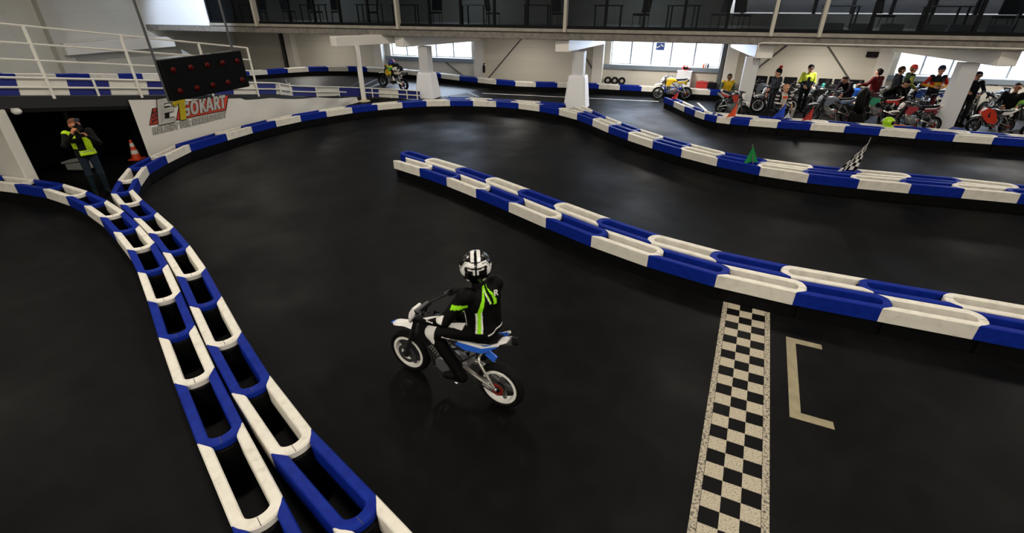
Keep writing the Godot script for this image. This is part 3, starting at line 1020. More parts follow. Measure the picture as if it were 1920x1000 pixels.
func build_banner() -> void:
	var o := base("logo_banner", ramp_at(8.9) + ALONG * 0.03)
	o.basis = Basis(-OUT, Vector3.UP, ALONG)
	tag(o, "white track banner with red and yellow go-kart logo hung under the ramp fence", "banner")
	var rings := []
	for i in 61:
		var x := 9.05 * i / 60.0
		var t := 8.9 - x
		var top := 0.30 + 0.147 * t - 0.04 - (0.05 * absf(sin(x * 1.4)) if x > 3.4 else 0.0)
		if t < 3.4: top = minf(top, 0.36 + 0.147 * t - 0.05 - (3.4 - t) * 0.02)
		var ring := PackedVector3Array()
		for j in 9:
			var f := j / 8.0
			var w := 0.02 * sin(x * 2.3 + f * 3.0) + 0.012 * sin(x * 5.1 - f * 5.0)
			if x < 3.2: w *= 0.12
			ring.append(Vector3(x, lerpf(0.02, top, f), w))
		for j in 9:
			var q: Vector3 = ring[8 - j]
			ring.append(q - Vector3(0, 0, 0.012))
		rings.append(ring)
	var mb := MB.new()
	rings.reverse()
	mb.loft(rings)
	put("sheet", mb.mesh(60), paint("d6d2ca", 0.6), o)
	# logo, laid out in banner metres
	var lay := func(x: float, y: float, w: float) -> Vector3: return Vector3(x, y, w)
	var red := paint("b8391f", 0.5)
	var dark := paint("1b1617", 0.5)
	var poly := func(called: String, q: Array, m: Material, w: float) -> void:
		var b := MB.new()
		var pp := PackedVector2Array()
		for v in q: pp.append(Vector2(v[0], v[1]))
		b.prism(pp, w, w + 0.003, lay)
		put(called, b.mesh(), m, o)
	poly.call("logo_outline", [[0.27, 0.89], [0.83, 0.87], [0.98, 1.27], [0.5, 1.28]], dark, 0.008)
	poly.call("logo_block", [[0.29, 0.905], [0.62, 0.9], [0.82, 1.25], [0.52, 1.26]], red, 0.012)
	for k in 6:
		var x := 0.34 + 0.05 * (k % 3) + 0.09 * (k / 3)
		var y := 0.93 + 0.1 * (k % 3) + 0.03 * (k / 3)
		poly.call("logo_check", [[x, y], [x + 0.07, y + 0.0], [x + 0.11, y + 0.075], [x + 0.04, y + 0.075]], paint("4c1a14", 0.5), 0.0155)
	poly.call("logo_outline", [[1.02, 0.865], [2.66, 0.835], [2.9, 1.255], [1.27, 1.285]], dark, 0.008)
	poly.call("logo_bar", [[1.05, 0.885], [2.63, 0.855], [2.86, 1.235], [1.27, 1.265]], red, 0.012)
	text(o, "E", Vector3(0.52, 0.86, 0.022), 0.60, 0.44, 0.30, "e9e6e0", "151213")
	text(o, "1", Vector3(0.95, 0.86, 0.024), 0.60, 0.36, 0.24, "e3cf2a", "151213")
	text(o, "GOKART", Vector3(1.24, 0.93, 0.022), 0.35, 1.42, 0.24, "f0eee8", "151213")
	text(o, "HALOWY TOR KARTINGOWY", Vector3(0.3, 0.655, 0.018), 0.165, 2.3, 0.2, "e4e0d8", "0c0a0a")


# Bold slanted lettering with a dark outline, fitted to a width.
func text(o: Node3D, s: String, at: Vector3, height: float, width: float, slant: float, c: String, edge: String) -> void:
	var f := SystemFont.new()
	f.font_names = PackedStringArray(["Droid Sans"])
	f.font_weight = 700
	var tm := TextMesh.new()
	tm.font = f
	tm.text = s
	tm.font_size = 64
	tm.pixel_size = 0.01
	tm.depth = 0.02
	var bx := tm.get_aabb()
	var sx := width / bx.size.x
	var sy := height / bx.size.y
	var b := Basis(Vector3(sx, 0, 0), Vector3(slant * sy, sy, 0), Vector3(0, 0, 0.12))
	var t := Transform3D(b, at - b * Vector3(bx.position.x, bx.position.y, 0))
	var st := SurfaceTool.new()
	var e := clampf(height * 0.06, 0.009, 0.026)
	for k in 12: st.append_from(tm, 0, Transform3D(Basis(), Vector3(cos(TAU * k / 12), sin(TAU * k / 12), 0) * e) * t)
	put("lettering_edge", st.commit(), paint(edge, 0.5), o)
	st = SurfaceTool.new()
	for k in 6: st.append_from(tm, 0, Transform3D(Basis(), Vector3(cos(TAU * k / 6), sin(TAU * k / 6), 0) * e * 0.4 + Vector3(0, 0, 0.004)) * t)
	put("lettering", st.commit(), paint(c, 0.5), o)


# ------------------------------------------------------------------ paint on the floor
func build_markings() -> void:
	var paint_m := mat("worn_paint", "ffffff", 0.7)
	triplanar(paint_m, noise_tex(41, 0.08, [[0.0, "3a372f"], [0.25, "7c7465"], [0.42, "a39a86"], [1.0, "b5ab96"]], 512), 1.4)
	var o := base("start_line", Vector3(2.97, 0, -5.54), -0.44)
	o.position.y = 0.0
	tag(o, "chequered start and finish line painted across the track", "floor marking")
	var a := 0.155
	var l := 0.164
	for r in range(-1, 24):
		for c in 3:
			if (r + c) % 2 == 0: continue
			var mb := MB.new()
			mb.box(Vector3((c + 0.5) * a, 0.002, (r + 0.5) * l), Vector3(a, 0.003, l))
			put("square", mb.mesh(), paint_m, o)
	for x in [-0.034, 3 * a + 0.034]:
		var mb := MB.new()
		mb.box(Vector3(x, 0.002, 11.3 * l), Vector3(0.06, 0.003, 25.6 * l))
		put("border_line", mb.mesh(), triplanar(mat("worn_line", "ffffff", 0.7), noise_tex(43, 0.05, [[0.0, "1e1d1a"], [0.35, "6b6558"], [0.5, "9a917f"], [1.0, "aaa08d"]], 512), 1.1), o)
	var q := [Vector3(3.45, 0, -4.89), Vector3(3.8, 0, -4.72), Vector3(3.76, 0, -4.63), Vector3(3.5, 0, -4.75), Vector3(2.96, 0, -3.6), Vector3(3.22, 0, -3.48), Vector3(3.18, 0, -3.38), Vector3(2.82, 0, -3.55)]
	var mb := MB.new()
	var poly := PackedVector2Array()
	for p in q: poly.append(Vector2(p.z, p.x))
	mb.prism(poly, 0.001, 0.004, func(u: float, v: float, w: float) -> Vector3: return Vector3(v, w, u))
	tag(put("grid_mark", mb.mesh(), triplanar(mat("grid_paint", "ffffff", 0.7), noise_tex(44, 0.03, [[0.0, "776e56"], [1.0, "8e8468"]], 256), 0.8)), "beige painted grid bracket beside the chequered line", "floor marking")
	for k in 3:
		var lines := [[Vector3(-1.35, 0, -23.29), Vector3(6.2, 0, -21.2), 0.09, "long thin white line along the far straight"], [Vector3(7.75, 0, -20.9), Vector3(7.5, 0, -19.1), 0.1, "short white stroke painted on the paddock floor"], [Vector3(-2.3, 0, -24.1), Vector3(-1.5, 0, -22.4), 0.12, "faint pale line across the track by the first pillar"]]
		var d: Vector3 = lines[k][1] - lines[k][0]
		mb = MB.new()
		mb.box((lines[k][0] + lines[k][1]) / 2 + Vector3(0, 0.002, 0), Vector3(d.length(), 0.003, lines[k][2]), 0.0, Basis(d.normalized(), Vector3.UP, d.normalized().cross(Vector3.UP)))
		tag(put("painted_line", mb.mesh(), paint(["c9c6be", "c9c6be", "8b8a88"][k], 0.6)), lines[k][3], "floor marking")


# ------------------------------------------------------------------ motorbikes
# Local axes: x forward from the rear tyre's contact point, y up, z to the rider's right.
func wheel(o: Node3D, called: String, c: Vector3, rim: String, far: bool, front: bool) -> void:
	var ax := Basis(Vector3.RIGHT, PI / 2)
	var n := 20 if far else 40
	var mb := MB.new()
	var prof := []
	var sec := 14
	for i in sec:
		var w := TAU * i / sec
		prof.append(Vector2(0.229 + 0.036 * cos(w) * (1.0 if cos(w) > 0 else 1.1), 0.052 * sin(w)))
	mb.lathe(prof, n, Transform3D(ax, Vector3.ZERO), false, true)
	var t := put(called, cached("tyre%d" % int(far), mb), paint("0d0d0d", 0.75), o)
	t.position = c
	mb = MB.new()
	mb.lathe([Vector2(0.172, -0.045), Vector2(0.2, -0.045), Vector2(0.202, -0.03), Vector2(0.19, 0.0), Vector2(0.202, 0.03), Vector2(0.2, 0.045), Vector2(0.172, 0.045), Vector2(0.165, 0.03), Vector2(0.165, -0.03)], n, Transform3D(ax, Vector3.ZERO), false, true)
	put("rim", cached("rim%d" % int(far), mb), paint(rim, 0.35), t)
	mb = MB.new()
	for k in 5:
		var b := Basis(Vector3.BACK, TAU * k / 5 + 0.3)
		mb.xf = Transform3D(b, Vector3.ZERO)
		mb.loft([PackedVector3Array([Vector3(-0.04, 0.03, -0.02), Vector3(0.04, 0.03, -0.02), Vector3(0.04, 0.03, 0.02), Vector3(-0.04, 0.03, 0.02)]), PackedVector3Array([Vector3(-0.014, 0.172, -0.012), Vector3(0.014, 0.172, -0.012), Vector3(0.014, 0.172, 0.012), Vector3(-0.014, 0.172, 0.012)])].map(func(r): r.reverse(); return r))
	put("spokes", cached("spokes", mb), paint("6f6f70" if not front else "4a4a4c", 0.35, 0.7), t)
	mb = MB.new()
	mb.lathe([Vector2(0.03, -0.09), Vector2(0.035, -0.085), Vector2(0.05, -0.03), Vector2(0.05, 0.03), Vector2(0.035, 0.085), Vector2(0.03, 0.09)], 16, Transform3D(ax, Vector3.ZERO))
	put("hub", cached("hub", mb), paint("1c1c1d", 0.4, 0.5), t)
	mb = MB.new()
	var zz := -0.068
	mb.lathe([Vector2(0.075, zz), Vector2(0.115, zz), Vector2(0.115, zz + 0.006), Vector2(0.075, zz + 0.006)], 24, Transform3D(ax, Vector3.ZERO), false, true)
	if front: put("brake_disc", cached("disc", mb), paint("8a8a8c", 0.3, 0.9), t)


func make_bike(called: String, at: Vector3, yaw: float, look: Dictionary, far := true) -> Node3D:
	var o := base(called, at, yaw)
	var n := 6 if far else 12
	var rim: String = look.get("rim", "e4e2dc")
	var body: String = look.get("body", "1b1b1c")
	var panel: String = look.get("panel", "2559c4")
	var front: String = look.get("front", "e6e4e0")
	var metal := paint("8d8d8c", 0.35, 0.85)
	var dark := paint("161617", 0.45)
	var black := paint("0e0e0f", 0.5)
	wheel(o, "rear_wheel", Vector3(0, 0.265, 0), rim, far, false)
	wheel(o, "front_wheel", Vector3(1.17, 0.265, 0), rim, far, true)
	var mb := MB.new()
	for z in [-0.08, 0.08]:
		mb.tube([Vector3(1.17, 0.265, z), Vector3(1.09, 0.48, z)], 0.026, n)
		mb.tube([Vector3(1.09, 0.48, z), Vector3(0.925, 0.93, z)], 0.02, n)
		mb.box(Vector3(1.17, 0.265, z), Vector3(0.05, 0.06, 0.03), 0.008)
	mb.box(Vector3(0.97, 0.8, 0), Vector3(0.07, 0.035, 0.22), 0.01)
	mb.box(Vector3(0.925, 0.92, 0), Vector3(0.07, 0.035, 0.22), 0.01)
	put("fork", cached("fork%d" % int(far), mb), paint("3a3a3c", 0.35, 0.7), o)
	mb = MB.new()
	mb.tube([Vector3(0.74, 1.0, -0.34), Vector3(0.78, 1.0, -0.22), Vector3(0.89, 0.95, -0.1), Vector3(0.89, 0.95, 0.1), Vector3(0.78, 1.0, 0.22), Vector3(0.74, 1.0, 0.34)], 0.012, n)
	var hb := put("handlebar", cached("bar%d" % int(far), mb), paint("28282a", 0.35, 0.6), o)
	for z in [-1, 1]:
		mb = MB.new()
		mb.tube([Vector3(0.735, 1.0, z * 0.355), Vector3(0.765, 1.0, z * 0.24)], 0.018, n)
		put("grip", cached("grip%d" % z, mb), black, hb)
		mb = MB.new()
		mb.tube([Vector3(0.79, 1.0, z * 0.21), Vector3(0.82, 0.995, z * 0.25), Vector3(0.8, 0.99, z * 0.35)], 0.006, 5)
		put("lever", cached("lever%d" % z, mb), metal, hb)
	# number plate and front fender
	mb = MB.new()
	var plate := PackedVector2Array([Vector2(-0.075, 0.0), Vector2(-0.03, -0.05), Vector2(0.03, -0.05), Vector2(0.075, 0.0), Vector2(0.09, 0.13), Vector2(0.06, 0.19), Vector2(-0.06, 0.19), Vector2(-0.09, 0.13)])
	var tilt := Basis(Vector3.BACK, 0.35)
	mb.prism(plate, 0.0, 0.025, func(u: float, v: float, w: float) -> Vector3: return Vector3(1.08, 0.735, 0) + tilt * Vector3(w - 0.03 * absf(u) / 0.09, v, -u))
	mb.ball(Vector3(1.03, 0.81, 0), Vector3(0.06, 0.1, 0.1), 14, tilt)
	put("number_plate", cached("plate", mb), paint(front, 0.4), o)
	mb = MB.new()
	var rings := []
	for i in 13:
		var w := lerpf(-0.55, 0.35, i / 12.0)
		var c := Vector3(1.16, 0.3, 0) + Vector3(sin(w + 0.25), cos(w + 0.25), 0) * (0.345 + 0.03 * absf(w))
		var hw := 0.062 * (1.0 - 0.75 * pow(clampf(w / 0.4, 0, 1), 3))
		var rad := Vector3(sin(w + 0.25), cos(w + 0.25), 0)
		rings.append(PackedVector3Array([c + Vector3(0, 0, hw) - rad * 0.02, c + Vector3(0, 0, hw * 0.6) + rad * 0.008, c + Vector3(0, 0, -hw * 0.6) + rad * 0.008, c + Vector3(0, 0, -hw) - rad * 0.02, c - rad * 0.012]))
	mb.loft(rings)
	put("front_fender", cached("ffender", mb), paint(front, 0.4), o)
	mb = MB.new()
	mb.box(Vector3(1.365, 0.595, 0), Vector3(0.07, 0.014, 0.04), 0.004, Basis(Vector3.BACK, -0.65))
	put("fender_tip", cached("ftip", mb), paint(panel, 0.4), o)
	# tank, seat, tail
	mb = MB.new()
	rings = []
	for r in [[0.86, 0.76, 0.05, 0.05], [0.8, 0.78, 0.1, 0.09], [0.66, 0.79, 0.12, 0.1], [0.54, 0.775, 0.1, 0.08], [0.44, 0.765, 0.07, 0.05]]:
		var ring := PackedVector3Array()
		for j in 12:
			var w := TAU * j / 12
			ring.append(Vector3(r[0], r[1] + sin(w) * r[3], -cos(w) * r[2]))
		rings.append(ring)
	rings.reverse()
	mb.loft(rings)
	put("fuel_tank", cached("tank", mb), paint(look.get("tank", body), 0.35), o)
	mb = MB.new()
	rings = []
	for r in [[0.56, 0.81, 0.06, 0.03], [0.42, 0.8, 0.085, 0.04], [0.2, 0.805, 0.1, 0.045], [0.06, 0.83, 0.095, 0.035], [0.0, 0.85, 0.07, 0.02]]:
		var ring := PackedVector3Array()
		for j in 10:
			var w := TAU * j / 10
			ring.append(Vector3(r[0], r[1] + sin(w) * r[3], -cos(w) * r[2]))
		rings.append(ring)
	rings.reverse()
	mb.loft(rings)
	put("seat", cached("seat", mb), black, o)
	for s in [-1, 1]:
		mb = MB.new()
		var tp := PackedVector2Array([Vector2(0.46, 0.7), Vector2(0.34, 0.665), Vector2(0.14, 0.7), Vector2(-0.03, 0.835), Vector2(-0.02, 0.865), Vector2(0.12, 0.8), Vector2(0.4, 0.76)])
		tp.reverse()
		mb.prism(tp, 0.0, 0.012, func(u: float, v: float, w: float) -> Vector3: return Vector3(u, v, s * (0.11 + w - 0.02 * (0.8 - v) - 0.2 * maxf(0.0, -u - 0.05))))
		put("tail_panel", cached("tail%d" % s, mb), paint(panel, 0.35), o)
		mb = MB.new()
		tp = PackedVector2Array([Vector2(0.42, 0.745), Vector2(0.14, 0.765), Vector2(-0.05, 0.862), Vector2(-0.04, 0.885), Vector2(0.1, 0.8), Vector2(0.42, 0.775)])
		tp.reverse()
		mb.prism(tp, 0.0, 0.014, func(u: float, v: float, w: float) -> Vector3: return Vector3(u, v, s * (0.112 + w - 0.2 * maxf(0.0, -u - 0.05))))
		put("tail_stripe", cached("tails%d" % s, mb), paint(front, 0.35), o)
		mb = MB.new()
		tp = PackedVector2Array([Vector2(0.88, 0.83), Vector2(0.92, 0.62), Vector2(0.8, 0.55), Vector2(0.62, 0.7), Vector2(0.6, 0.79)])
		mb.prism(tp, 0.0, 0.015, func(u: float, v: float, w: float) -> Vector3: return Vector3(u, v, s * (0.115 + w)))
		put("radiator_shroud", cached("shroud%d" % s, mb), paint(look.get("shroud", body), 0.4), o)
	mb = MB.new()
	rings = []
	for r in [[0.3, 0.73, 0.07], [0.12, 0.77, 0.075], [-0.03, 0.85, 0.06], [-0.09, 0.878, 0.035]]:
		rings.append(PackedVector3Array([Vector3(r[0], r[1] - 0.02, r[2]), Vector3(r[0], r[1] + 0.01, r[2] * 0.7), Vector3(r[0], r[1] + 0.01, -r[2] * 0.7), Vector3(r[0], r[1] - 0.02, -r[2])]))
	mb.loft(rings)
	put("rear_fender", cached("rfender", mb), paint(front, 0.4), o)
	mb = MB.new()
	mb.box(Vector3(0.07, 0.66, -0.06), Vector3(0.12, 0.1, 0.02), 0.008, Basis(Vector3.BACK, 0.5))
	put("side_panel", cached("sidep", mb), paint(panel, 0.4), o)
	# frame
	mb = MB.new()
	mb.tube([Vector3(0.95, 0.86, 0), Vector3(0.985, 0.73, 0)], 0.035, n)
	for s in [-1, 1]:
		var z: float = s
		mb.tube([Vector3(0.96, 0.8, z * 0.03), Vector3(0.62, 0.66, z * 0.1), Vector3(0.42, 0.5, z * 0.1), Vector3(0.42, 0.33, z * 0.08)], 0.02, n)
		mb.tube([Vector3(0.97, 0.75, z * 0.03), Vector3(0.86, 0.45, z * 0.06), Vector3(0.78, 0.25, z * 0.07), Vector3(0.42, 0.24, z * 0.07)], 0.014, n)
		mb.tube([Vector3(0.52, 0.6, z * 0.1), Vector3(0.2, 0.73, z * 0.09), Vector3(0.0, 0.79, z * 0.06)], 0.012, n)
		mb.tube([Vector3(0.42, 0.46, z * 0.09), Vector3(0.14, 0.72, z * 0.08)], 0.011, n)
	put("frame", cached("frame%d" % int(far), mb), paint(look.get("frame", "232325"), 0.4, 0.3), o)
	# engine
	mb = MB.new()
	mb.ball(Vector3(0.52, 0.36, 0), Vector3(0.16, 0.115, 0.11), 16)
	mb.box(Vector3(0.6, 0.33, 0), Vector3(0.26, 0.16, 0.17), 0.03)
	mb.lathe([Vector2(0.085, -0.12), Vector2(0.095, -0.11), Vector2(0.095, 0.11), Vector2(0.085, 0.12)], 18, Transform3D(Basis(Vector3.RIGHT, PI / 2), Vector3(0.64, 0.35, 0)))
	var en := put("engine", cached("engine", mb), paint("77777a", 0.4, 0.6), o)
	mb = MB.new()
	var ct := Basis(Vector3.BACK, -0.9)
	for k in 7: mb.box(Vector3(0.68, 0.44, 0) + ct * Vector3(0, 0.03 * k, 0), Vector3(0.14, 0.014, 0.15), 0.004, ct)
	mb.box(Vector3(0.68, 0.44, 0) + ct * Vector3(0, 0.09, 0), Vector3(0.1, 0.2, 0.11), 0.01, ct)
	put("cylinder_fins", cached("fins", mb), paint("8c8a84", 0.45, 0.5), en)
	mb = MB.new()
	mb.tube([Vector3(0.62, 0.25, -0.11), Vector3(0.48, 0.22, -0.12)], 0.012, 6)
	mb.box(Vector3(0.5, 0.41, -0.1), Vector3(0.05, 0.05, 0.02), 0.008)
	put("gear_lever", cached("gear", mb), paint("a1241c", 0.4), en)
	for s in [-1, 1]:
		mb = MB.new()
		mb.box(Vector3(0.4, 0.29, s * 0.17), Vector3(0.045, 0.02, 0.11), 0.006)
		put("footpeg", cached("peg%d" % s, mb), metal, o)
	# exhaust on the right
	mb = MB.new()
	mb.tube([Vector3(0.86, 0.5, 0.04), Vector3(0.93, 0.36, 0.08), Vector3(0.8, 0.26, 0.12), Vector3(0.55, 0.35, 0.15), Vector3(0.35, 0.55, 0.15), Vector3(0.2, 0.66, 0.15)], 0.018, n)
	var exh := put("exhaust_pipe", cached("exh%d" % int(far), mb), metal, o)
	mb = MB.new()
	mb.tube([Vector3(0.24, 0.64, 0.15), Vector3(0.2, 0.66, 0.15), Vector3(-0.06, 0.74, 0.16)], [0.025, 0.048, 0.048], 14)
	put("muffler", cached("muf", mb), paint("a3a19a", 0.3, 0.8), exh)
	mb = MB.new()
	mb.tube([Vector3(-0.05, 0.737, 0.16), Vector3(-0.12, 0.757, 0.162)], [0.049, 0.036], 14)
	put("muffler_tip", cached("muft", mb), dark, exh)
	# swingarm with its arched brace, sprocket, chain, shock
	mb = MB.new()
	for s in [-1, 1]:
		mb.tube([Vector3(0.42, 0.4, s * 0.06), Vector3(0.3, 0.37, s * 0.085), Vector3(0.0, 0.265, s * 0.09)], [0.028, 0.024, 0.02], n)
		mb.tube([Vector3(0.02, 0.28, s * 0.095), Vector3(0.1, 0.4, s * 0.095), Vector3(0.2, 0.54, s * 0.085), Vector3(0.22, 0.58, s * 0.05), Vector3(0.225, 0.59, 0)], 0.016, n)
	put("swingarm", cached("swing%d" % int(far), mb), paint("b9b7b1", 0.3, 0.8), o)
	mb = MB.new()
	mb.lathe([Vector2(0.03, -0.077), Vector2(0.075, -0.077), Vector2(0.075, -0.07), Vector2(0.03, -0.07)], 24, Transform3D(Basis(Vector3.RIGHT, PI / 2), Vector3(0, 0.265, 0)), false, true)
	put("sprocket", cached("sprk", mb), paint(look.get("sprocket", "9c2a1e"), 0.35, 0.4), o)
	mb = MB.new()
	mb.tube([Vector3(0.0, 0.34, -0.074), Vector3(0.48, 0.39, -0.074), Vector3(0.5, 0.36, -0.074), Vector3(0.48, 0.33, -0.074), Vector3(0.0, 0.19, -0.074), Vector3(-0.05, 0.21, -0.074), Vector3(-0.076, 0.265, -0.074), Vector3(-0.05, 0.32, -0.074)], 0.007, 5, true)
	put("chain", cached("chain", mb), paint("4c4a46", 0.4, 0.7), o)
	mb = MB.new()
	var coil := []
	for i in 40: coil.append(Vector3(0.36, 0.42, 0) + Vector3(-0.06, 0.2, 0) * (i / 39.0) + Vector3(cos(i * 1.2), 0, sin(i * 1.2)) * 0.034)
	mb.tube(coil, 0.007, 5)
	mb.tube([Vector3(0.37, 0.4, 0), Vector3(0.295, 0.65, 0)], 0.016, 6)
	put("shock", cached("shock", mb), paint(look.get("spring", "6d6d6c"), 0.4), o)
	if look.has("stand"):
		mb = MB.new()
		mb.tube([Vector3(0.44, 0.3, -0.08), Vector3(0.4, 0.02, -0.24)], 0.011, 6)
		put("side_stand", cached("stand", mb), metal, o)
	if look.has("fairing"):
		for s in [-1, 1]:
			mb = MB.new()
			var fp := PackedVector2Array([Vector2(0.98, 0.92), Vector2(1.16, 0.76), Vector2(1.06, 0.6), Vector2(0.86, 0.4), Vector2(0.6, 0.34), Vector2(0.56, 0.5), Vector2(0.66, 0.7), Vector2(0.8, 0.86)])
			fp.reverse()
			mb.prism(fp, 0.0, 0.014, func(u: float, v: float, w: float) -> Vector3: return Vector3(u, v, s * (0.145 + w - 0.32 * maxf(0.0, u - 0.85))))
			put("fairing", cached("fair%d" % s, mb), paint(look.fairing, 0.35), o)
	return o


# ------------------------------------------------------------------ people
# Local axes: x is where the person faces, y up, z to the person's right. A pose overrides joints.
func hand_bones(bones: Array, w: Vector3, dir: Vector3, palm: Vector3, side: float, curl: float, c: int, fat := 1.0) -> void:
	var lat := dir.cross(palm).normalized()
	for k in 3:
		var q := lat * (k - 1) * 0.022
		bones.append([w + q * 0.6, w + dir * 0.085 + q, 0.019 * fat, 0.015 * fat, c])
	for k in 4:
		var b := w + dir * 0.09 + lat * (k - 1.5) * 0.021
		var L: float = [0.07, 0.08, 0.075, 0.058][k]
		var d := dir
		var p := b
		for j in 3:
			d = d.rotated(lat, curl * [0.6, 1.0, 0.9][j])
			var q: Vector3 = p + d * L * [0.45, 0.32, 0.26][j]
			bones.append([p, q, (0.0095 - 0.0008 * j) * fat, (0.0088 - 0.0008 * j) * fat, c])
			p = q
	var t0 := w + dir * 0.025 + lat * side * 0.03
	var t1 := t0 + (dir * 0.6 + lat * side * 0.7 + palm * 0.35).normalized() * 0.042
	bones.append([t0, t1, 0.013 * fat, 0.011 * fat, c])
	bones.append([t1, t1 + (dir * 0.85 + lat * side * 0.1 + palm * 0.5).normalized() * 0.034, 0.0105 * fat, 0.009 * fat, c])


func person_mesh(pose: Dictionary, cols: Array, far: bool, head := true, detail = null, bulk := 1.0) -> ArrayMesh:
	# cols: 0 top, 1 legs, 2 shoes, 3 skin, 4 hands, 5 hair, 6 eyes, 7 mouth, 8 sleeves
	var J := {"pel": Vector3(0, 0.95, 0), "che": Vector3(0, 1.26, 0), "nek": Vector3(0, 1.45, 0), "hed": Vector3(0.03, 1.58, 0), "face": Vector3(1, -0.1, 0),
		"hipL": Vector3(0, 0.92, -0.085), "hipR": Vector3(0, 0.92, 0.085), "kneL": Vector3(0.03, 0.5, -0.1), "kneR": Vector3(0.03, 0.5, 0.1), "ankL": Vector3(-0.02, 0.09, -0.11), "ankR": Vector3(-0.02, 0.09, 0.11),
		"toeL": Vector3(0.15, 0.04, -0.14), "toeR": Vector3(0.15, 0.04, 0.14), "shoL": Vector3(0, 1.39, -0.185), "shoR": Vector3(0, 1.39, 0.185), "elbL": Vector3(-0.04, 1.12, -0.25), "elbR": Vector3(-0.04, 1.12, 0.25),
		"wriL": Vector3(0.08, 0.88, -0.25), "wriR": Vector3(0.08, 0.88, 0.25), "palmL": Vector3(0, 0, 1), "palmR": Vector3(0, 0, -1), "curl": 0.45}
	J.merge(pose, true)
	var g := bulk
	var up: Vector3 = (J.che - J.pel).normalized()
	var side: Vector3 = (J.shoR - J.shoL).normalized()
	var hs: Vector3 = (J.hipR - J.hipL).normalized()
	var bones := []
	for s in [-1.0, 1.0]:
		bones.append([J.pel + hs * 0.065 * s, J.pel.lerp(J.che, 0.5) + side * 0.06 * s, 0.118 * g, 0.105 * g, 0])
		bones.append([J.pel.lerp(J.che, 0.5) + side * 0.06 * s, J.che + side * 0.075 * s, 0.105 * g, 0.115 * g, 0])
	bones.append([J.che, J.nek - up * 0.03, 0.1 * g, 0.06 * g, 0])
	bones.append([J.nek - up * 0.02, J.hed - (J.hed - J.nek) * 0.25, 0.052, 0.05, 3])
	for l in ["L", "R"]:
		var s := -1.0 if l == "L" else 1.0
		bones.append([J.che + side * 0.08 * s + up * 0.03, J["sho" + l], 0.095 * g, 0.07 * g, 0])
		bones.append([J["sho" + l], J["elb" + l], 0.066 * g, 0.05 * g, 8])
		bones.append([J["elb" + l], J["wri" + l], 0.05 * g, 0.037 * g, 8])
		bones.append([J["hip" + l], J["kne" + l], 0.09 * g, 0.063 * g, 1])
		bones.append([J["kne" + l], J["ank" + l], 0.063 * g, 0.046 * g, 1])
		var heel: Vector3 = J["ank" + l] - (J["toe" + l] - J["ank" + l]).normalized() * 0.03
		heel.y = J["ank" + l].y - 0.035
		bones.append([J["ank" + l], heel, 0.046, 0.045, 2])
		bones.append([heel, J["toe" + l], 0.045, 0.036, 2])
	var mb := MB.new()
	mb.nets(bones, 0.018 if far else 0.008, 0.03, cols, detail)
	for l in ["L", "R"]:
		var w: Vector3 = J["wri" + l]
		var dir: Vector3 = J.get("fin" + l, (w - J["elb" + l]).normalized()).normalized()
		var palm: Vector3 = J["palm" + l]
		palm = (palm - dir * palm.dot(dir)).normalized()
		bones = []
		hand_bones(bones, w + dir * 0.01, dir, palm, -1.0 if l == "L" else 1.0, J.curl, 4, J.get("glove", 1.0))
		mb.nets(bones, 0.0065 if far else 0.004, 0.008, cols)
	if head:
		var f: Vector3 = J.face.normalized()
		var r := f.cross(Vector3.UP).normalized()
		var u := r.cross(f)
		var h: Vector3 = J.hed
		var at := func(x: float, y: float, z: float) -> Vector3: return h + f * x + u * y + r * z
		bones = [[at.call(-0.012, 0.035, 0), at.call(0.012, 0.03, 0), 0.092, 0.088, 3], [at.call(0.02, -0.02, 0), at.call(0.045, -0.075, 0), 0.07, 0.045, 3], [at.call(0.0, -0.05, 0), J.nek, 0.055, 0.052, 3],
			[at.call(0.09, 0.01, 0), at.call(0.108, -0.028, 0), 0.01, 0.015, 3], [at.call(0.09, -0.068, -0.02), at.call(0.09, -0.068, 0.02), 0.009, 0.009, 7], [at.call(0.083, 0.045, -0.05), at.call(0.092, 0.045, 0.05), 0.011, 0.011, 3],
			[at.call(-0.035, 0.045, 0), at.call(-0.01, 0.06, 0), 0.092, 0.09, 5], [at.call(-0.05, -0.01, 0), at.call(-0.05, 0.03, 0), 0.072, 0.085, 5]]
		for s in [-1, 1]:
			bones.append([at.call(0.087, 0.022, 0.033 * s), at.call(0.088, 0.022, 0.036 * s), 0.011, 0.011, 6])
			bones.append([at.call(-0.005, 0.015, 0.09 * s), at.call(-0.012, -0.02, 0.088 * s), 0.016, 0.012, 3])
		mb.nets(bones, 0.009 if far else 0.005, 0.014, cols)
	return mb.mesh()


func person(at: Vector3, yaw: float, pose: Dictionary, c: Dictionary, label: String, size := 1.0, far := true, head := true, detail = null) -> Node3D:
	var o := base("person", at, yaw)
	tag(o, label, "person")
	var cols := []
	for k in [["top", "202124"], ["legs", "1c1d22"], ["shoes", "151515"], ["skin", "c08a6c"], ["hands", c.get("skin", "c08a6c")], ["hair", "2a1d16"], ["eyes", "2a221d"], ["mouth", "8c4a40"], ["sleeves", c.get("top", "202124")]]:
		cols.append(hx(c.get(k[0], k[1])))
	var m := put("body", person_mesh(pose, cols, far, head, detail, c.get("bulk", 1.0)), vmat("cloth_and_skin", 0.7), o)
	o.scale = Vector3.ONE * size
	return o


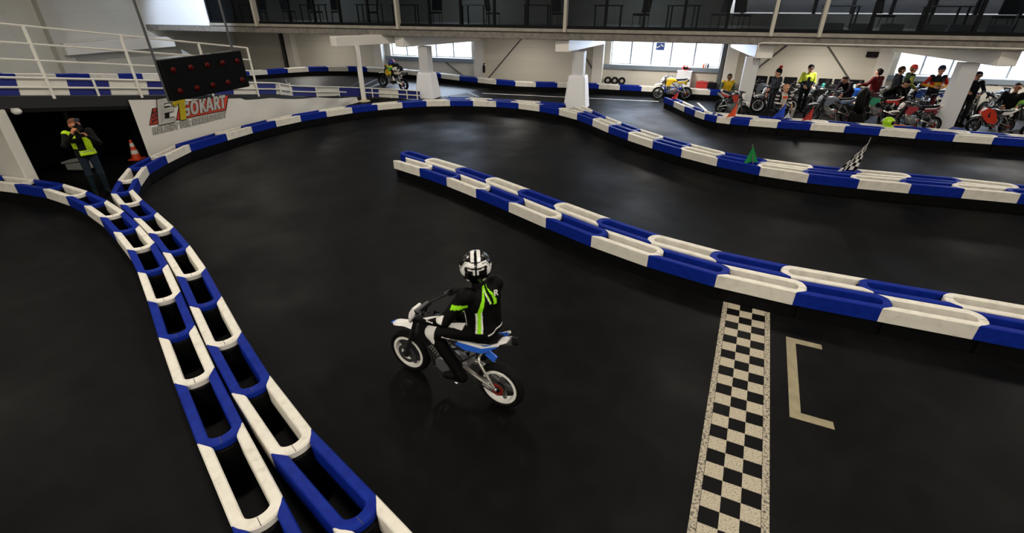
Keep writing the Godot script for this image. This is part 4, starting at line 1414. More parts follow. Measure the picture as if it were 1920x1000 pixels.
func beanie(o: Node3D, h: Vector3, c: String, pom := "") -> void:
	var mb := MB.new()
	mb.lathe([Vector2(0.1, 0.0), Vector2(0.112, 0.01), Vector2(0.112, 0.04), Vector2(0.105, 0.05), Vector2(0.1, 0.09), Vector2(0.08, 0.13), Vector2(0.04, 0.155), Vector2(0.01, 0.16)], 18, Transform3D(Basis(Vector3.BACK, 0.15), h + Vector3(-0.012, 0.03, 0)))
	var k := put("knitted_hat", mb.mesh(), paint(c, 0.9), o)
	if pom:
		mb = MB.new()
		mb.ball(h + Vector3(-0.05, 0.22, 0), Vector3(0.065, 0.06, 0.065), 12)
		put("pompom", mb.mesh(), paint(pom, 0.9), k)


func cap(o: Node3D, h: Vector3, c: String) -> void:
	var mb := MB.new()
	mb.lathe([Vector2(0.104, 0.0), Vector2(0.106, 0.03), Vector2(0.098, 0.075), Vector2(0.065, 0.11), Vector2(0.015, 0.122)], 18, Transform3D(Basis(), h + Vector3(-0.01, 0.035, 0)))
	var k := put("cap", mb.mesh(), paint(c, 0.8), o)
	mb = MB.new()
	var rim := PackedVector2Array()
	for i in 9: rim.append(Vector2(0.07 + 0.11 * sin(PI * i / 8.0), -0.085 * cos(PI * i / 8.0)))
	mb.prism(rim, 0.0, 0.008, func(u: float, v: float, w: float) -> Vector3: return h + Vector3(u, 0.045 + w - (u - 0.07) * 0.2, -v))
	put("visor", mb.mesh(), paint(c, 0.8), k)


func helmet(o: Node3D, h: Vector3, main: String, accent: String, fancy := false, f := Vector3(1, 0, 0)) -> void:
	var r := f.cross(Vector3.UP).normalized()
	var u := r.cross(f)
	var at := func(x: float, y: float, z: float) -> Vector3: return h + f * x + u * y + r * z
	var mb := MB.new()
	var white := hx(accent)
	var black := hx(main)
	var bones := [[at.call(-0.02, 0.02, -0.008), at.call(0.01, 0.02, 0.008), 0.14, 0.138, 0], [at.call(0.0, -0.04, 0), at.call(0.03, -0.06, 0), 0.118, 0.11, 0], [at.call(0.09, -0.085, -0.03), at.call(0.09, -0.085, 0.03), 0.055, 0.055, 0], [at.call(-0.12, 0.05, -0.02), at.call(-0.12, 0.05, 0.02), 0.03, 0.03, 0]]
	var paint_f := func(p: Vector3, _w: int, c: Color) -> Color:
		var q: Vector3 = p - h
		var x: float = q.dot(f)
		var y: float = q.dot(u)
		var z: float = absf(q.dot(r))
		if x > 0.1 and y > -0.045 and y < 0.06: return Color(0.006, 0.006, 0.008)
		if not fancy: return white if y > 0.02 and z < 0.05 or y < -0.07 else c
		# swept white wings over the crown, split by a dark spine
		if z < 0.008: return c
		if y > 0.1 and z > 0.013 and z < 0.044: return white
		if x < 0.06:
			var wing := 0.07 + 0.1 * z - 1.5 * maxf(0.0, z - 0.092)
			if z > 0.014 and absf(y - wing) < 0.022 - 0.1 * absf(z - 0.06): return c if z > 0.055 and absf(y - wing - 0.005) < 0.003 else white
			if z > 0.1 and y > -0.04 and y < 0.045: return c if absf(y - 0.012 + (x + 0.02) * 0.4) < 0.006 else white
			if z > 0.012 and z < 0.074 and absf(y - 0.026 - 0.12 * z) < 0.008: return white
			if z < 0.025 and y > -0.02 and y < 0.035: return white
			if absf(z - 0.075) < 0.014 and absf(y + 0.09) < 0.014: return white
		return c
	mb.nets(bones, 0.006 if fancy else 0.012, 0.03, [black], paint_f)
	put("helmet", mb.mesh(), vmat("helmet_gloss", 0.25), o)


const RIDE := {"pel": Vector3(0.17, 0.95, 0), "che": Vector3(0.2, 1.24, 0), "nek": Vector3(0.22, 1.42, 0), "hed": Vector3(0.25, 1.54, 0), "face": Vector3(1, -0.1, 0),
	"hipL": Vector3(0.2, 0.93, -0.1), "hipR": Vector3(0.2, 0.93, 0.1), "kneL": Vector3(0.64, 0.85, -0.22), "kneR": Vector3(0.64, 0.85, 0.22), "ankL": Vector3(0.36, 0.41, -0.2), "ankR": Vector3(0.36, 0.41, 0.2),
	"toeL": Vector3(0.53, 0.34, -0.21), "toeR": Vector3(0.53, 0.34, 0.21), "shoL": Vector3(0.2, 1.36, -0.19), "shoR": Vector3(0.2, 1.36, 0.19), "elbL": Vector3(0.4, 1.13, -0.34), "elbR": Vector3(0.4, 1.13, 0.34),
	"wriL": Vector3(0.655, 1.035, -0.3), "wriR": Vector3(0.655, 1.035, 0.3), "finL": Vector3(1, -0.05, 0.0), "finR": Vector3(1, -0.05, 0.0), "palmL": Vector3(0, -1, 0), "palmR": Vector3(0, -1, 0), "curl": 1.15, "glove": 1.15}


func build_main_rider() -> void:
	var yaw := atan2(0.48, -0.88)
	var spot := Vector3(-0.112, 0, -3.73)
	var bike := make_bike("motorbike", spot, yaw, {"panel": "2a63cf", "rim": "e6e4dd", "body": "151516"}, false)
	tag(bike, "white-wheeled pit bike with blue tail, ridden by the central rider", "motorbike")
	var neon := hx("8fdc1e")
	var white := hx("d9d6d2")
	var suit := func(p: Vector3, w: int, c: Color) -> Color:
		var z := absf(p.z)
		if w == 0 and p.y > 0.9:
			# back: an inverted V of neon with a white inset, running down into a side bar
			var az := rad_to_deg(atan2(-p.z, -(p.x - 0.2))) - 30.0
			var down := 1.42 - p.y
			if p.y > 1.2 and p.y < 1.42:
				if absf(az - 8.0 - down * 118.0) < 6.0 + down * 8.0: return neon
				var q := az - 5.0 + down * 120.0
				if down < 0.18 and absf(q) < 10.0 - down * 30.0: return white if q > 1.0 else neon
				if absf(az + 40.0 - down * 20.0) < 6.0 and down < 0.19: return neon
			elif p.y <= 1.2 and p.y > 0.985:
				var q := absf(az - 36.0)
				if q < 5.5: return neon
				if q < 10.5: return white
			elif p.y < 0.965 and p.y > 0.945 and az < 12.0: return white
			if az > 65.0 and az < 110.0 and p.y < 1.28 and p.y > 1.02 and absf(p.x - 0.28) < 0.012 + maxf(0.0, p.y - 1.22) * 0.35: return white
		if w == 8:
			if p.y > 1.27 and p.y < 1.31 and p.x < 0.33: return neon
			var el := Vector3(0.4, 1.15, 0.33 * signf(p.z))
			var q := p - el
			if q.length() < 0.075 and z > 0.355 and q.x > -0.02 and q.x < 0.07: return white
			if p.x > 0.5 and p.x < 0.63 and p.y < 1.13 and z > 0.35 and absf(p.y - 1.088 + (p.x - 0.56) * 0.2) < 0.006: return white
			if p.x > 0.45 and p.y > 1.125 - (p.x - 0.45) * 0.25 and z < 0.35 and z > 0.325: return white
		if w == 1:
			if p.x > 0.58 and p.y > 0.76 and z > 0.2: return white
			if p.x > 0.3 and p.x < 0.6 and p.y > 0.92 - (p.x - 0.3) * 0.12 and z > 0.12 and z < 0.2: return neon if p.x > 0.47 else white
			if p.x > 0.12 and p.x < 0.5 and z > 0.17 and absf(p.y - 0.85 - (0.3 - p.x) * (0.3 - p.x) * 0.4) < 0.006: return white
		return c
	var pose := RIDE.duplicate()
	pose.merge({"shoL": Vector3(0.255, 1.355, -0.175), "shoR": Vector3(0.15, 1.345, 0.165), "elbR": Vector3(0.39, 1.11, 0.27), "face": Vector3(0.55, -0.12, 0.83)}, true)
	var r := person(spot, yaw, pose, {"top": "0a0a0b", "legs": "090909", "shoes": "0b0b0c", "hands": "0b0b0c", "skin": "8f6a55", "bulk": 1.14}, "person in black leathers with neon panels and patterned helmet, riding the central pit bike", 1.0, false, true, suit)
	helmet(r, Vector3(0.25, 1.575, 0), "0b0b0c", "dedcd9", true, Vector3(0.55, -0.12, 0.83).normalized())
	# small white letter on the back
	var tm := TextMesh.new()
	var f := SystemFont.new()
	f.font_names = PackedStringArray(["Droid Sans"])
	f.font_weight = 700
	tm.font = f
	tm.text = "R"
	tm.font_size = 32
	tm.pixel_size = 0.0026
	tm.depth = 0.004
	var t := put("suit_letter", tm, paint("d8d5d2", 0.6), r)
	t.transform = Transform3D(Basis(Vector3(-0.5, 0, 0.866), Vector3(0.13, 1, 0.07), Vector3(-0.866, 0.15, -0.5)).orthonormalized(), Vector3(0.06, 1.34, 0.03))
	var sl := MB.new()
	sl.lathe([Vector2(0.028, 0.0), Vector2(0.03, 0.012), Vector2(0.02, 0.02)], 16, Transform3D(Basis(Vector3.RIGHT, -PI / 2), Vector3(0.6, 0.97, -0.2)))


func build_ramp_rider() -> void:
	var a := Vector3(-4.95, 0.12, -23.2)
	var b := Vector3(-6.05, 0.22, -23.75)
	var yaw := atan2(-(b.z - a.z), b.x - a.x)
	var bike := make_bike("motorbike", a, yaw, {"panel": "b7b4aa", "rim": "1a1a1b", "body": "2a2a2a", "front": "d5d2c8", "shroud": "c9a21e"}, true)
	bike.rotation.z = 0.085
	bike.rotation_order = EULER_ORDER_YXZ
	tag(bike, "dark-wheeled pit bike with pale fenders on the ramp", "motorbike")
	var pose := RIDE.duplicate()
	pose.merge({"pel": Vector3(0.2, 0.9, 0), "che": Vector3(0.4, 1.0, 0), "nek": Vector3(0.55, 1.05, 0), "hed": Vector3(0.64, 1.1, 0), "shoL": Vector3(0.46, 1.04, -0.19), "shoR": Vector3(0.46, 1.04, 0.19), "elbL": Vector3(0.5, 0.88, -0.32), "elbR": Vector3(0.5, 0.88, 0.32)}, true)
	var det := func(p: Vector3, w: int, c: Color) -> Color:
		if w == 0 and absf(p.z) > 0.13 and p.y < 1.0 and p.x < 0.34: return hx("d5d0c8")
		if w == 8 and p.y > 0.97: return hx("b5c02a")
		if w == 8 and p.x < 0.55: return hx("3f8a4a")
		if w == 1 and p.x > 0.5: return hx("c9b022")
		if w == 1 and absf(p.z) > 0.16 and p.x > 0.2 and p.x < 0.42: return hx("cfcac2")
		return c
	var r := person(a, yaw, pose, {"top": "17181c", "legs": "15161a", "hands": "b2602a", "shoes": "101010"}, "person in dark leathers with red and blue helmet, riding along the ramp", 1.0, true, true, det)
	r.transform = bike.transform
	helmet(r, Vector3(0.64, 1.11, 0), "1c2f7c", "c43a44", false, Vector3(1, -0.2, 0).normalized())


func build_photographer() -> void:
	var vest := hx("b9e022")
	var det := func(p: Vector3, w: int, c: Color) -> Color:
		if w == 0:
			if p.y > 0.93 and p.y < 1.03 and p.z < 0.11: return hx("9fa79a") if absf(p.y - 1.0) < 0.008 else vest
			if p.z < -0.03 and p.z > -0.15 and p.y >= 1.03 and p.y < 1.3 and p.x > 0: return vest
			if p.z > 0.11 and p.y > 1.08 and p.y < 1.2 and p.x > 0: return vest
			if p.z > 0.07 and p.y > 1.3 and p.x > 0.0: return vest
		return c
	var pose := {"che": Vector3(0.02, 1.26, 0), "nek": Vector3(0.04, 1.44, 0), "hed": Vector3(0.1, 1.55, 0), "face": Vector3(1, -0.3, -0.15), "shoL": Vector3(0.04, 1.39, -0.19), "shoR": Vector3(0.02, 1.39, 0.19), "elbL": Vector3(0.22, 1.16, -0.26), "elbR": Vector3(0.18, 1.2, 0.3), "wriL": Vector3(0.36, 1.36, -0.1), "wriR": Vector3(0.32, 1.42, 0.12), "finL": Vector3(0.3, 0.6, 0.3), "finR": Vector3(0.3, 0.7, -0.3), "palmL": Vector3(0.2, 0.5, 1), "palmR": Vector3(-0.2, 0, -1), "curl": 0.8}
	var at := Vector3(-8.92, 0, -9.98)
	var r := person(at, -0.75, pose, {"top": "101114", "legs": "1b222d", "shoes": "0f0f10", "skin": "b97a5c", "hair": "6a4632"}, "person with a camera in a neon safety vest, standing before the dark garage", 0.97, false, true, det)
	var cam := base("camera_body", at + Vector3(0, 0, 0), -0.75)
	cam.scale = Vector3.ONE * 0.97
	tag(cam, "black camera with big lens and flash held up by the photographer", "camera")
	var mb := MB.new()
	mb.box(Vector3(0.26, 1.52, -0.02), Vector3(0.07, 0.11, 0.15), 0.015)
	mb.box(Vector3(0.26, 1.595, -0.02), Vector3(0.05, 0.04, 0.06), 0.01)
	put("body", mb.mesh(), paint("0c0c0d", 0.4), cam)
	mb = MB.new()
	mb.tube([Vector3(0.29, 1.51, -0.02), Vector3(0.42, 1.48, -0.04), Vector3(0.44, 1.475, -0.045)], [0.042, 0.046, 0.05], 16)
	put("lens", mb.mesh(), paint("101011", 0.3), cam)
	mb = MB.new()
	mb.box(Vector3(0.28, 1.68, -0.05), Vector3(0.06, 0.06, 0.09), 0.012)
	put("flash", mb.mesh(), paint("2f3438", 0.25), cam)


# ------------------------------------------------------------------ signal board
func build_signal_board() -> void:
	var L := Vector3(-5.3, 2.93, -7.83)
	var R := Vector3(-4.72, 2.96, -9.18)
	var o := base("signal_board", (L + R) / 2 - Vector3(0, 0.6, 0))
	var t := (R - L).normalized()
	var nrm := t.cross(Vector3.UP).normalized() * -1.0
	if nrm.dot(Vector3(0, 0, 0) - L) < 0: nrm = -nrm
	var b := Basis(t, nrm.cross(t).normalized(), nrm)
	o.basis = b
	tag(o, "black start-signal board with ten red lamps hung on two rods", "signal board")
	var w := (R - L).length()
	var mb := MB.new()
	mb.box(Vector3(0, 0.3, -0.05), Vector3(w, 0.6, 0.1), 0.012)
	put("board", mb.mesh(), paint("0c0c0d", 0.5), o)
	var red := mat("signal_red", "430907", 0.3)
	for k in 10:
		var x := lerpf(-0.56, 0.6, (k % 5) / 4.0)
		var y := 0.44 if k < 5 else 0.13
		mb = MB.new()
		mb.lathe([Vector2(0.05, 0.0), Vector2(0.052, 0.012), Vector2(0.045, 0.012)], 16, Transform3D(Basis(Vector3.RIGHT, PI / 2), Vector3.ZERO))
		var rg := put("lamp_ring", cached("sig_ring", mb), paint("1a1010", 0.4), o)
		rg.position = Vector3(x, y, 0.0)
		mb = MB.new()
		mb.ball(Vector3(0, 0, 0.01), Vector3(0.044, 0.044, 0.028), 14)
		put("red_lamp", cached("sig_lamp", mb), red, rg)
	for k in 2:
		mb = MB.new()
		var p := Vector3(-w / 2 - 0.02, 0, -0.05) if k == 0 else Vector3(w / 2 - 0.12, 0.6, -0.05)
		mb.tube([p, Vector3(p.x, 4.9, p.z)], 0.018, 8)
		put("hanging_rod", mb.mesh(), paint("4c4f50", 0.4, 0.5), o)


# ------------------------------------------------------------------ flags
func flag(called: String, at: Vector3, tip: Vector3, wide: float, c: String, label: String, group := "", chequer := false) -> void:
	var o := base(called, at)
	tag(o, label, "flag", group)
	var mb := MB.new()
	mb.tube([Vector3(0, -0.35, 0), tip * 1.06], 0.009, 6)
	put("stick", mb.mesh(), paint("77736a", 0.5), o)
	# cloth hanging in folds from the tilted stick
	mb = MB.new()
	var side := tip.cross(Vector3(0, 0, 1)).normalized() * wide
	if side.x > 0: side = -side
	side.y = 0.0
	var grid := []
	for i in 9:
		var row := []
		for j in 7:
			var f := i / 8.0
			var g := j / 6.0
			var p := tip * (1.0 - f * 0.92) + side * g * f
			p += Vector3(0, -0.03 * g, 0.035 * sin(g * 7.0 + f * 2.0) * f + 0.02)
			p.y = maxf(p.y, 0.012)
			row.append(p)
		grid.append(row)
	for i in 8:
		for j in 6:
			if chequer: mb.col = hx("d6d4cf") if (i + j) % 2 == 0 else hx("131313")
			mb.quad(grid[i][j], grid[i][j + 1], grid[i + 1][j + 1], grid[i + 1][j])
			var th := Vector3(0, 0, -0.004)
			mb.quad(grid[i + 1][j] + th, grid[i + 1][j + 1] + th, grid[i][j + 1] + th, grid[i][j] + th)
	put("cloth", mb.mesh(70), vmat("chequer_cloth", 0.8) if chequer else paint(c, 0.8), o)


func build_flags() -> void:
	flag("flag", Vector3(5.72, 0.4, -11.02), Vector3(-0.22, 0.42, 0.05), 0.35, "0f8f45", "green flag stuck in the barrier row behind the divider")
	flag("flag", Vector3(7.55, 0.4, -10.33), Vector3(0.1, 0.72, 0.0), 0.4, "ffffff", "black and white chequered flag stuck in the barrier row", "", true)
	flag("flag", Vector3(7.22, 0.4, -16.05), Vector3(0.02, 0.5, 0.0), 0.28, "d5502c", "orange flag beside the slim square column at the paddock edge")
	flag("flag", Vector3(8.75, 0.4, -15.95), Vector3(-0.02, 0.5, 0.0), 0.36, "1d3fae", "blue flag propped on the paddock barrier beside the white one")
	flag("flag", Vector3(8.95, 0.4, -15.9), Vector3(-0.1, 0.22, 0.0), -0.26, "cfd0d4", "short white flag propped on the paddock barrier beside the blue one")
	flag("flag", Vector3(9.42, 0.4, -15.55), Vector3(-0.02, 0.45, 0.0), 0.3, "a82a22", "dark red flag on the paddock barrier, right of the blue one")
	flag("flag", Vector3(6.3, 0.4, -19.35), Vector3(0.08, 0.32, 0.0), 0.24, "d2382c", "small red flag at the tip of the paddock barrier")


# ------------------------------------------------------------------ paddock
func build_paddock() -> void:
	# parked bikes: x, z, yaw in degrees, look, label
	var white := "dcdad6"
	var bikes := [
		[7.42, -21.62, 178, {"panel": "d8b41e", "body": "c9a51c", "front": "dfe2e8", "rim": "4c4c4e", "tank": "d2ae20", "frame": "6b6f78"}, "yellow and white bike parked beside the far wall barrier"],
		[7.75, -18.55, -70, {"panel": "a02a1c", "front": "cfcdc9", "rim": "1c1c1d", "shroud": "a82c1c", "tank": "1a1a1b"}, "small red and white bike just left of the slim column"],
		[10.6, -20.05, 168, {"panel": "8a8f98", "front": white, "rim": "3a3a3c", "body": "5a5f66"}, "grey bike right of the slim column, before the black chairs"],
		[11.75, -19.5, 170, {"panel": "2b2f8a", "front": "3c3f46", "rim": "222222"}, "dark blue bike behind the white bike near the slim column"],
		[10.45, -18.75, 172, {"panel": "e2e0dc", "front": "e6e4e0", "rim": "b9b9b9", "body": "8d8d90"}, "white and silver bike just right of the slim column"],
		[13.2, -19.8, 172, {"panel": "3aa3a0", "front": "4fb3b0", "rim": "303030"}, "bike with a teal front plate near the hi-vis rider"],
		[14.2, -19.35, 165, {"panel": "a9a49a", "front": white, "rim": "2c2c2c", "tank": "9b968c"}, "beige and grey bike in the middle of the paddock"],
		[13.5, -18.75, 168, {"panel": "2a62c8", "front": "7f8a98", "rim": "242424", "body": "2a62c8"}, "blue bike in the middle of the paddock, behind the big tyre"],
		[11.55, -17.0, 170, {"panel": "5c6f92", "front": "aeb4bd", "rim": "3c3c3e", "body": "5f6672"}, "blue-grey bike by the barrier, left of the big tyre"],
		[13.2, -17.1, 165, {"panel": "b02c24", "front": "d8d6d0", "rim": "2a2a2a", "shroud": "2f8a6a"}, "red, white and green bike in front of the plaid shirt"],
		[13.35, -15.6, 168, {"panel": "6d2630", "front": "cfc9c6", "rim": "333333", "shroud": "8e2a34"}, "maroon bike by the barrier, right of the neon helmet"],
		[13.5, -16.4, 50, {"panel": "1c1c1d", "front": "8f9296", "rim": "2a2a2a"}, "black bike with upright bars just left of the rightmost column"],
		[15.3, -16.9, 35, {"panel": "1a1b1c", "front": "d3d3d3", "rim": "202020"}, "black and silver bike in front of the rider in the knitted hat"],
		[15.75, -15.6, 176, {"panel": "e0dedb", "front": "e4e2df", "rim": "2a2a2a", "fairing": "b8331f"}, "low red and white faired bike right of the rightmost column"],
		[17.6, -16.6, 195, {"panel": "3f8f3a", "front": "6fae3c", "rim": "cfcfd2", "body": "1b1b1c"}, "green and black bike at the right edge of the paddock"],
		[16.9, -14.6, 170, {"panel": "b3261f", "front": "b3261f", "rim": "d0d0d4", "body": "201010"}, "red and black bike nearest the right edge"],
		[17.2, -18.2, 20, {"panel": "222426", "front": "c9ccd2", "rim": "2b2b2b"}, "dark bike behind the red and white faired one"],
		[12.35, -19.0, 175, {"panel": "3b3e44", "front": "b8bac0", "rim": "2b2b2b", "spring": "b02020"}, "charcoal bike standing behind the seated person in leathers"],
		[15.9, -18.6, 165, {"panel": "1c3f8a", "front": "d8dade", "rim": "2b2b2b", "shroud": "1c3f8a"}, "navy and white bike under the right-hand window"],
	]
	for b in bikes:
		b[3]["stand"] = true
		var o := make_bike("motorbike", Vector3(b[0], 0, b[1]), deg_to_rad(b[2]), b[3], true)
		if b[3].has("fairing"): o.scale = Vector3.ONE * 0.86
		tag(o, b[4], "motorbike")
	# chairs along the wall
	for i in 9:
		var c := base("chair", room([7.0, 7.55, 8.1, 8.75, 9.35, 9.9, 10.45, 11.9, 12.5][i], 0, -3.55), ROOM_YAW)
		tag(c, "black chair against the cream paddock wall, the %s from the left" % ordinal(i + 1), "chair", "black chairs along the paddock wall")
		c.scale = Vector3(1.1, 1.05, 1.0)
		chair_parts(c, "111113")
	# people
	var dark := {"top": "17181a", "legs": "15161a"}
	var arms_low := {"elbL": Vector3(0.0, 1.12, -0.26), "wriL": Vector3(0.2, 1.0, -0.16), "elbR": Vector3(0.0, 1.12, 0.26), "wriR": Vector3(0.2, 1.0, 0.16)}
	var o := person(Vector3(9.25, 0, -17.85), deg_to_rad(185), {"face": Vector3(1, -0.1, 0), "elbL": Vector3(0.06, 1.14, -0.24), "wriL": Vector3(0.28, 1.06, -0.16)}, {"top": "24242a", "legs": "1e1e22", "skin": "c2907a"}, "person in black leathers and black bobble hat with a red pompom", 0.96)
	beanie(o, Vector3(0.03, 1.58, 0), "121214", "c82a26")
	var sit := {"pel": Vector3(0, 0.5, 0), "che": Vector3(0.04, 0.82, 0), "nek": Vector3(0.06, 1.0, 0), "hed": Vector3(0.1, 1.13, 0), "hipL": Vector3(0.02, 0.48, -0.1), "hipR": Vector3(0.02, 0.48, 0.1), "kneL": Vector3(0.44, 0.5, -0.2), "kneR": Vector3(0.44, 0.5, 0.2), "ankL": Vector3(0.42, 0.09, -0.2), "ankR": Vector3(0.42, 0.09, 0.2), "toeL": Vector3(0.58, 0.04, -0.22), "toeR": Vector3(0.58, 0.04, 0.22), "shoL": Vector3(0.05, 0.95, -0.19), "shoR": Vector3(0.05, 0.95, 0.19), "elbL": Vector3(0.1, 0.7, -0.27), "elbR": Vector3(0.1, 0.7, 0.27), "wriL": Vector3(0.32, 0.62, -0.18), "wriR": Vector3(0.32, 0.62, 0.18)}
	var leather := func(p: Vector3, w: int, c: Color) -> Color:
		if w == 0 and absf(p.y - 0.86) < 0.04 and absf(p.z) < 0.09 and p.x > 0: return hx("c9432a")
		if w == 0 and p.x > 0 and absf(p.z) < 0.11: return hx("b9b2a8")
		if w == 8 and fmod(absf(p.y) * 9.0, 1.0) < 0.4: return hx("c9c4bc")
		if w == 1 and p.x > 0.36: return hx("8f8a84")
		return c
	o = person(Vector3(9.22, 0, -17.2), deg_to_rad(-80), sit, {"top": "1b1b1d", "legs": "202023", "skin": "c39577", "hair": "b3805a"}, "person in black, white and orange leathers sitting at the paddock edge", 1.0, true, true, leather)
	for k in 2:
		var stool := base("stool", [Vector3(9.22, 0, -17.23), Vector3(16.52, 0, -16.63)][k], 0.2)
		tag(stool, ["small black stool under the seated person in leathers", "small black stool under the person sitting at the right edge"][k], "stool")
		stool.scale = Vector3.ONE * (1.0 if k == 0 else 1.1)
		var sb := MB.new()
		sb.box(Vector3(0, 0.36, 0), Vector3(0.36, 0.05, 0.36), 0.015)
		put("seat", cached("st_seat", sb), paint("161616", 0.6), stool)
		for q in [[-1, -1], [1, -1], [-1, 1], [1, 1]]:
			sb = MB.new()
			sb.tube([Vector3(q[0] * 0.17, 0, q[1] * 0.17), Vector3(q[0] * 0.13, 0.34, q[1] * 0.13)], 0.014, 6)
			put("leg", cached("st_leg%d%d" % q, sb), paint("222222", 0.4), stool)
	var mb: MB
	var hiviz := func(p: Vector3, w: int, c: Color) -> Color:
		if (w == 0 or w == 8) and p.y > 1.2 + absf(p.z) * -0.3 + (0.12 if absf(p.z) < 0.06 and p.x > 0 else 0.0): return hx("c8da4a")
		return c
	o = person(Vector3(10.91, 0, -18.9), deg_to_rad(-100), arms_low, {"top": "202428", "legs": "15161a", "skin": "b98a72"}, "person with a dark cap and pale neon shoulders standing behind the bikes", 0.98, true, true, hiviz)
	cap(o, Vector3(0.03, 1.58, 0), "17171a")
	o = person(Vector3(12.10, 0, -18.3), deg_to_rad(-150), {"pel": Vector3(-0.15, 0.9, 0), "che": Vector3(0.12, 1.12, 0), "nek": Vector3(0.28, 1.24, 0), "hed": Vector3(0.38, 1.32, 0), "face": Vector3(1, -0.6, 0), "shoL": Vector3(0.22, 1.2, -0.19), "shoR": Vector3(0.22, 1.2, 0.19), "hipL": Vector3(-0.15, 0.88, -0.09), "hipR": Vector3(-0.15, 0.88, 0.09), "elbL": Vector3(0.36, 0.98, -0.22), "elbR": Vector3(0.36, 0.98, 0.22), "wriL": Vector3(0.52, 0.84, -0.16), "wriR": Vector3(0.52, 0.84, 0.16)}, {"top": "1a1416", "legs": "17171a", "skin": "b98a72", "hair": "171210"}, "person in a black jacket bending over a bike left of the plaid shirt", 0.96)
	var plaid := func(p: Vector3, w: int, c: Color) -> Color:
		if w == 0 or w == 8:
			var a := fmod(absf(p.y) * 11.0, 1.0) < 0.25
			var b := fmod(absf(p.z + p.x) * 11.0, 1.0) < 0.25
			return hx("2c0c0e") if a and b else hx("451214") if a or b else c
		return c
	o = person(Vector3(12.67, 0, -17.75), deg_to_rad(110), {"elbL": Vector3(0.02, 1.2, -0.44), "wriL": Vector3(0.05, 1.22, -0.66), "palmL": Vector3(0, -1, 0), "elbR": Vector3(0.05, 1.15, 0.3), "wriR": Vector3(0.25, 1.05, 0.28)}, {"top": "6a1c1e", "legs": "15151a", "skin": "c2907a", "hair": "17110f", "bulk": 1.12}, "person seen from behind in a loose dark red plaid shirt", 0.98, true, true, plaid)
	mb = MB.new()
	mb.loft([ring_of(0.78, 0.2, 0.26), ring_of(0.98, 0.17, 0.22)])
	put("shirt_tail", mb.mesh(), paint("571719", 0.8), o)
	o = person(Vector3(13.3, 0, -17.75), deg_to_rad(-60), {"pel": Vector3(-0.1, 0.9, 0), "che": Vector3(0.14, 1.1, 0), "nek": Vector3(0.28, 1.2, 0), "hed": Vector3(0.38, 1.28, 0), "face": Vector3(1, -0.7, 0), "shoL": Vector3(0.22, 1.17, -0.19), "shoR": Vector3(0.22, 1.17, 0.19), "hipL": Vector3(-0.1, 0.88, -0.09), "hipR": Vector3(-0.1, 0.88, 0.09), "elbL": Vector3(0.38, 0.92, -0.2), "elbR": Vector3(0.38, 0.92, 0.2), "wriL": Vector3(0.5, 0.72, -0.14), "wriR": Vector3(0.5, 0.72, 0.14)}, {"top": "0f1012", "legs": "14171f", "skin": "b98a72", "hair": "0f0f10"}, "person in black bending forward, right beside the plaid shirt", 0.96)
	o = person(Vector3(13.67, 0, -18.15), deg_to_rad(-20), arms_low, {"top": "131416", "legs": "17191f", "skin": "a97c66", "hair": "2c221c"}, "bare-headed person in a black top standing before the right-hand window", 1.0)
	o = person(Vector3(14.15, 0, -18.25), deg_to_rad(-15), arms_low, {"top": "2e3a2a", "legs": "20261e", "skin": "c9977c", "sleeves": "9aa04e", "hair": "7a5236"}, "person in a red cap and green racing suit, seen side-on", 1.02)
	cap(o, Vector3(0.03, 1.58, 0), "c8302a")
	var race := func(p: Vector3, w: int, c: Color) -> Color:
		if w == 8: return hx("c98a1e") if p.y < 1.16 and p.y > 1.08 else hx("a82a20")
		if w == 0 and p.y > 1.12 and p.y < 1.24 and p.x > 0: return hx("c9a12a") if absf(p.z) < 0.1 else hx("a82a20")
		if w == 1 and p.y < 0.75: return hx("5a2024")
		return c
	o = person(Vector3(14.75, 0, -17.75), deg_to_rad(-105), {"elbL": Vector3(-0.02, 1.14, -0.36), "wriL": Vector3(0.22, 1.1, -0.14), "elbR": Vector3(-0.02, 1.14, 0.36), "wriR": Vector3(0.22, 1.1, 0.14), "palmL": Vector3(-1, 0, 0.3), "palmR": Vector3(-1, 0, -0.3)}, {"top": "1d1e26", "legs": "1a1c26", "skin": "b98a72"}, "bearded person in a dark knitted hat and red and black racing suit", 1.02, true, true, race)
	beanie(o, Vector3(0.03, 1.58, 0), "1a2038")
	o = person(Vector3(15.14, 0, -16.7), deg_to_rad(-110), {"elbL": Vector3(-0.02, 1.14, -0.34), "wriL": Vector3(0.18, 1.04, -0.2), "elbR": Vector3(-0.02, 1.14, 0.34), "wriR": Vector3(0.2, 1.1, 0.2)}, {"top": "141416", "legs": "17171a", "skin": "b07f66", "hair": "1c1614"}, "person in black leathers standing right of the rightmost column", 1.0)
	cap(o, Vector3(0.03, 1.57, 0), "141822")
	o = person(Vector3(16.5, 0, -16.6), deg_to_rad(-130), sit, {"top": "121413", "legs": "1c1414", "skin": "b07f66", "hair": "141210"}, "person in black sitting low at the right edge of the paddock", 1.1)
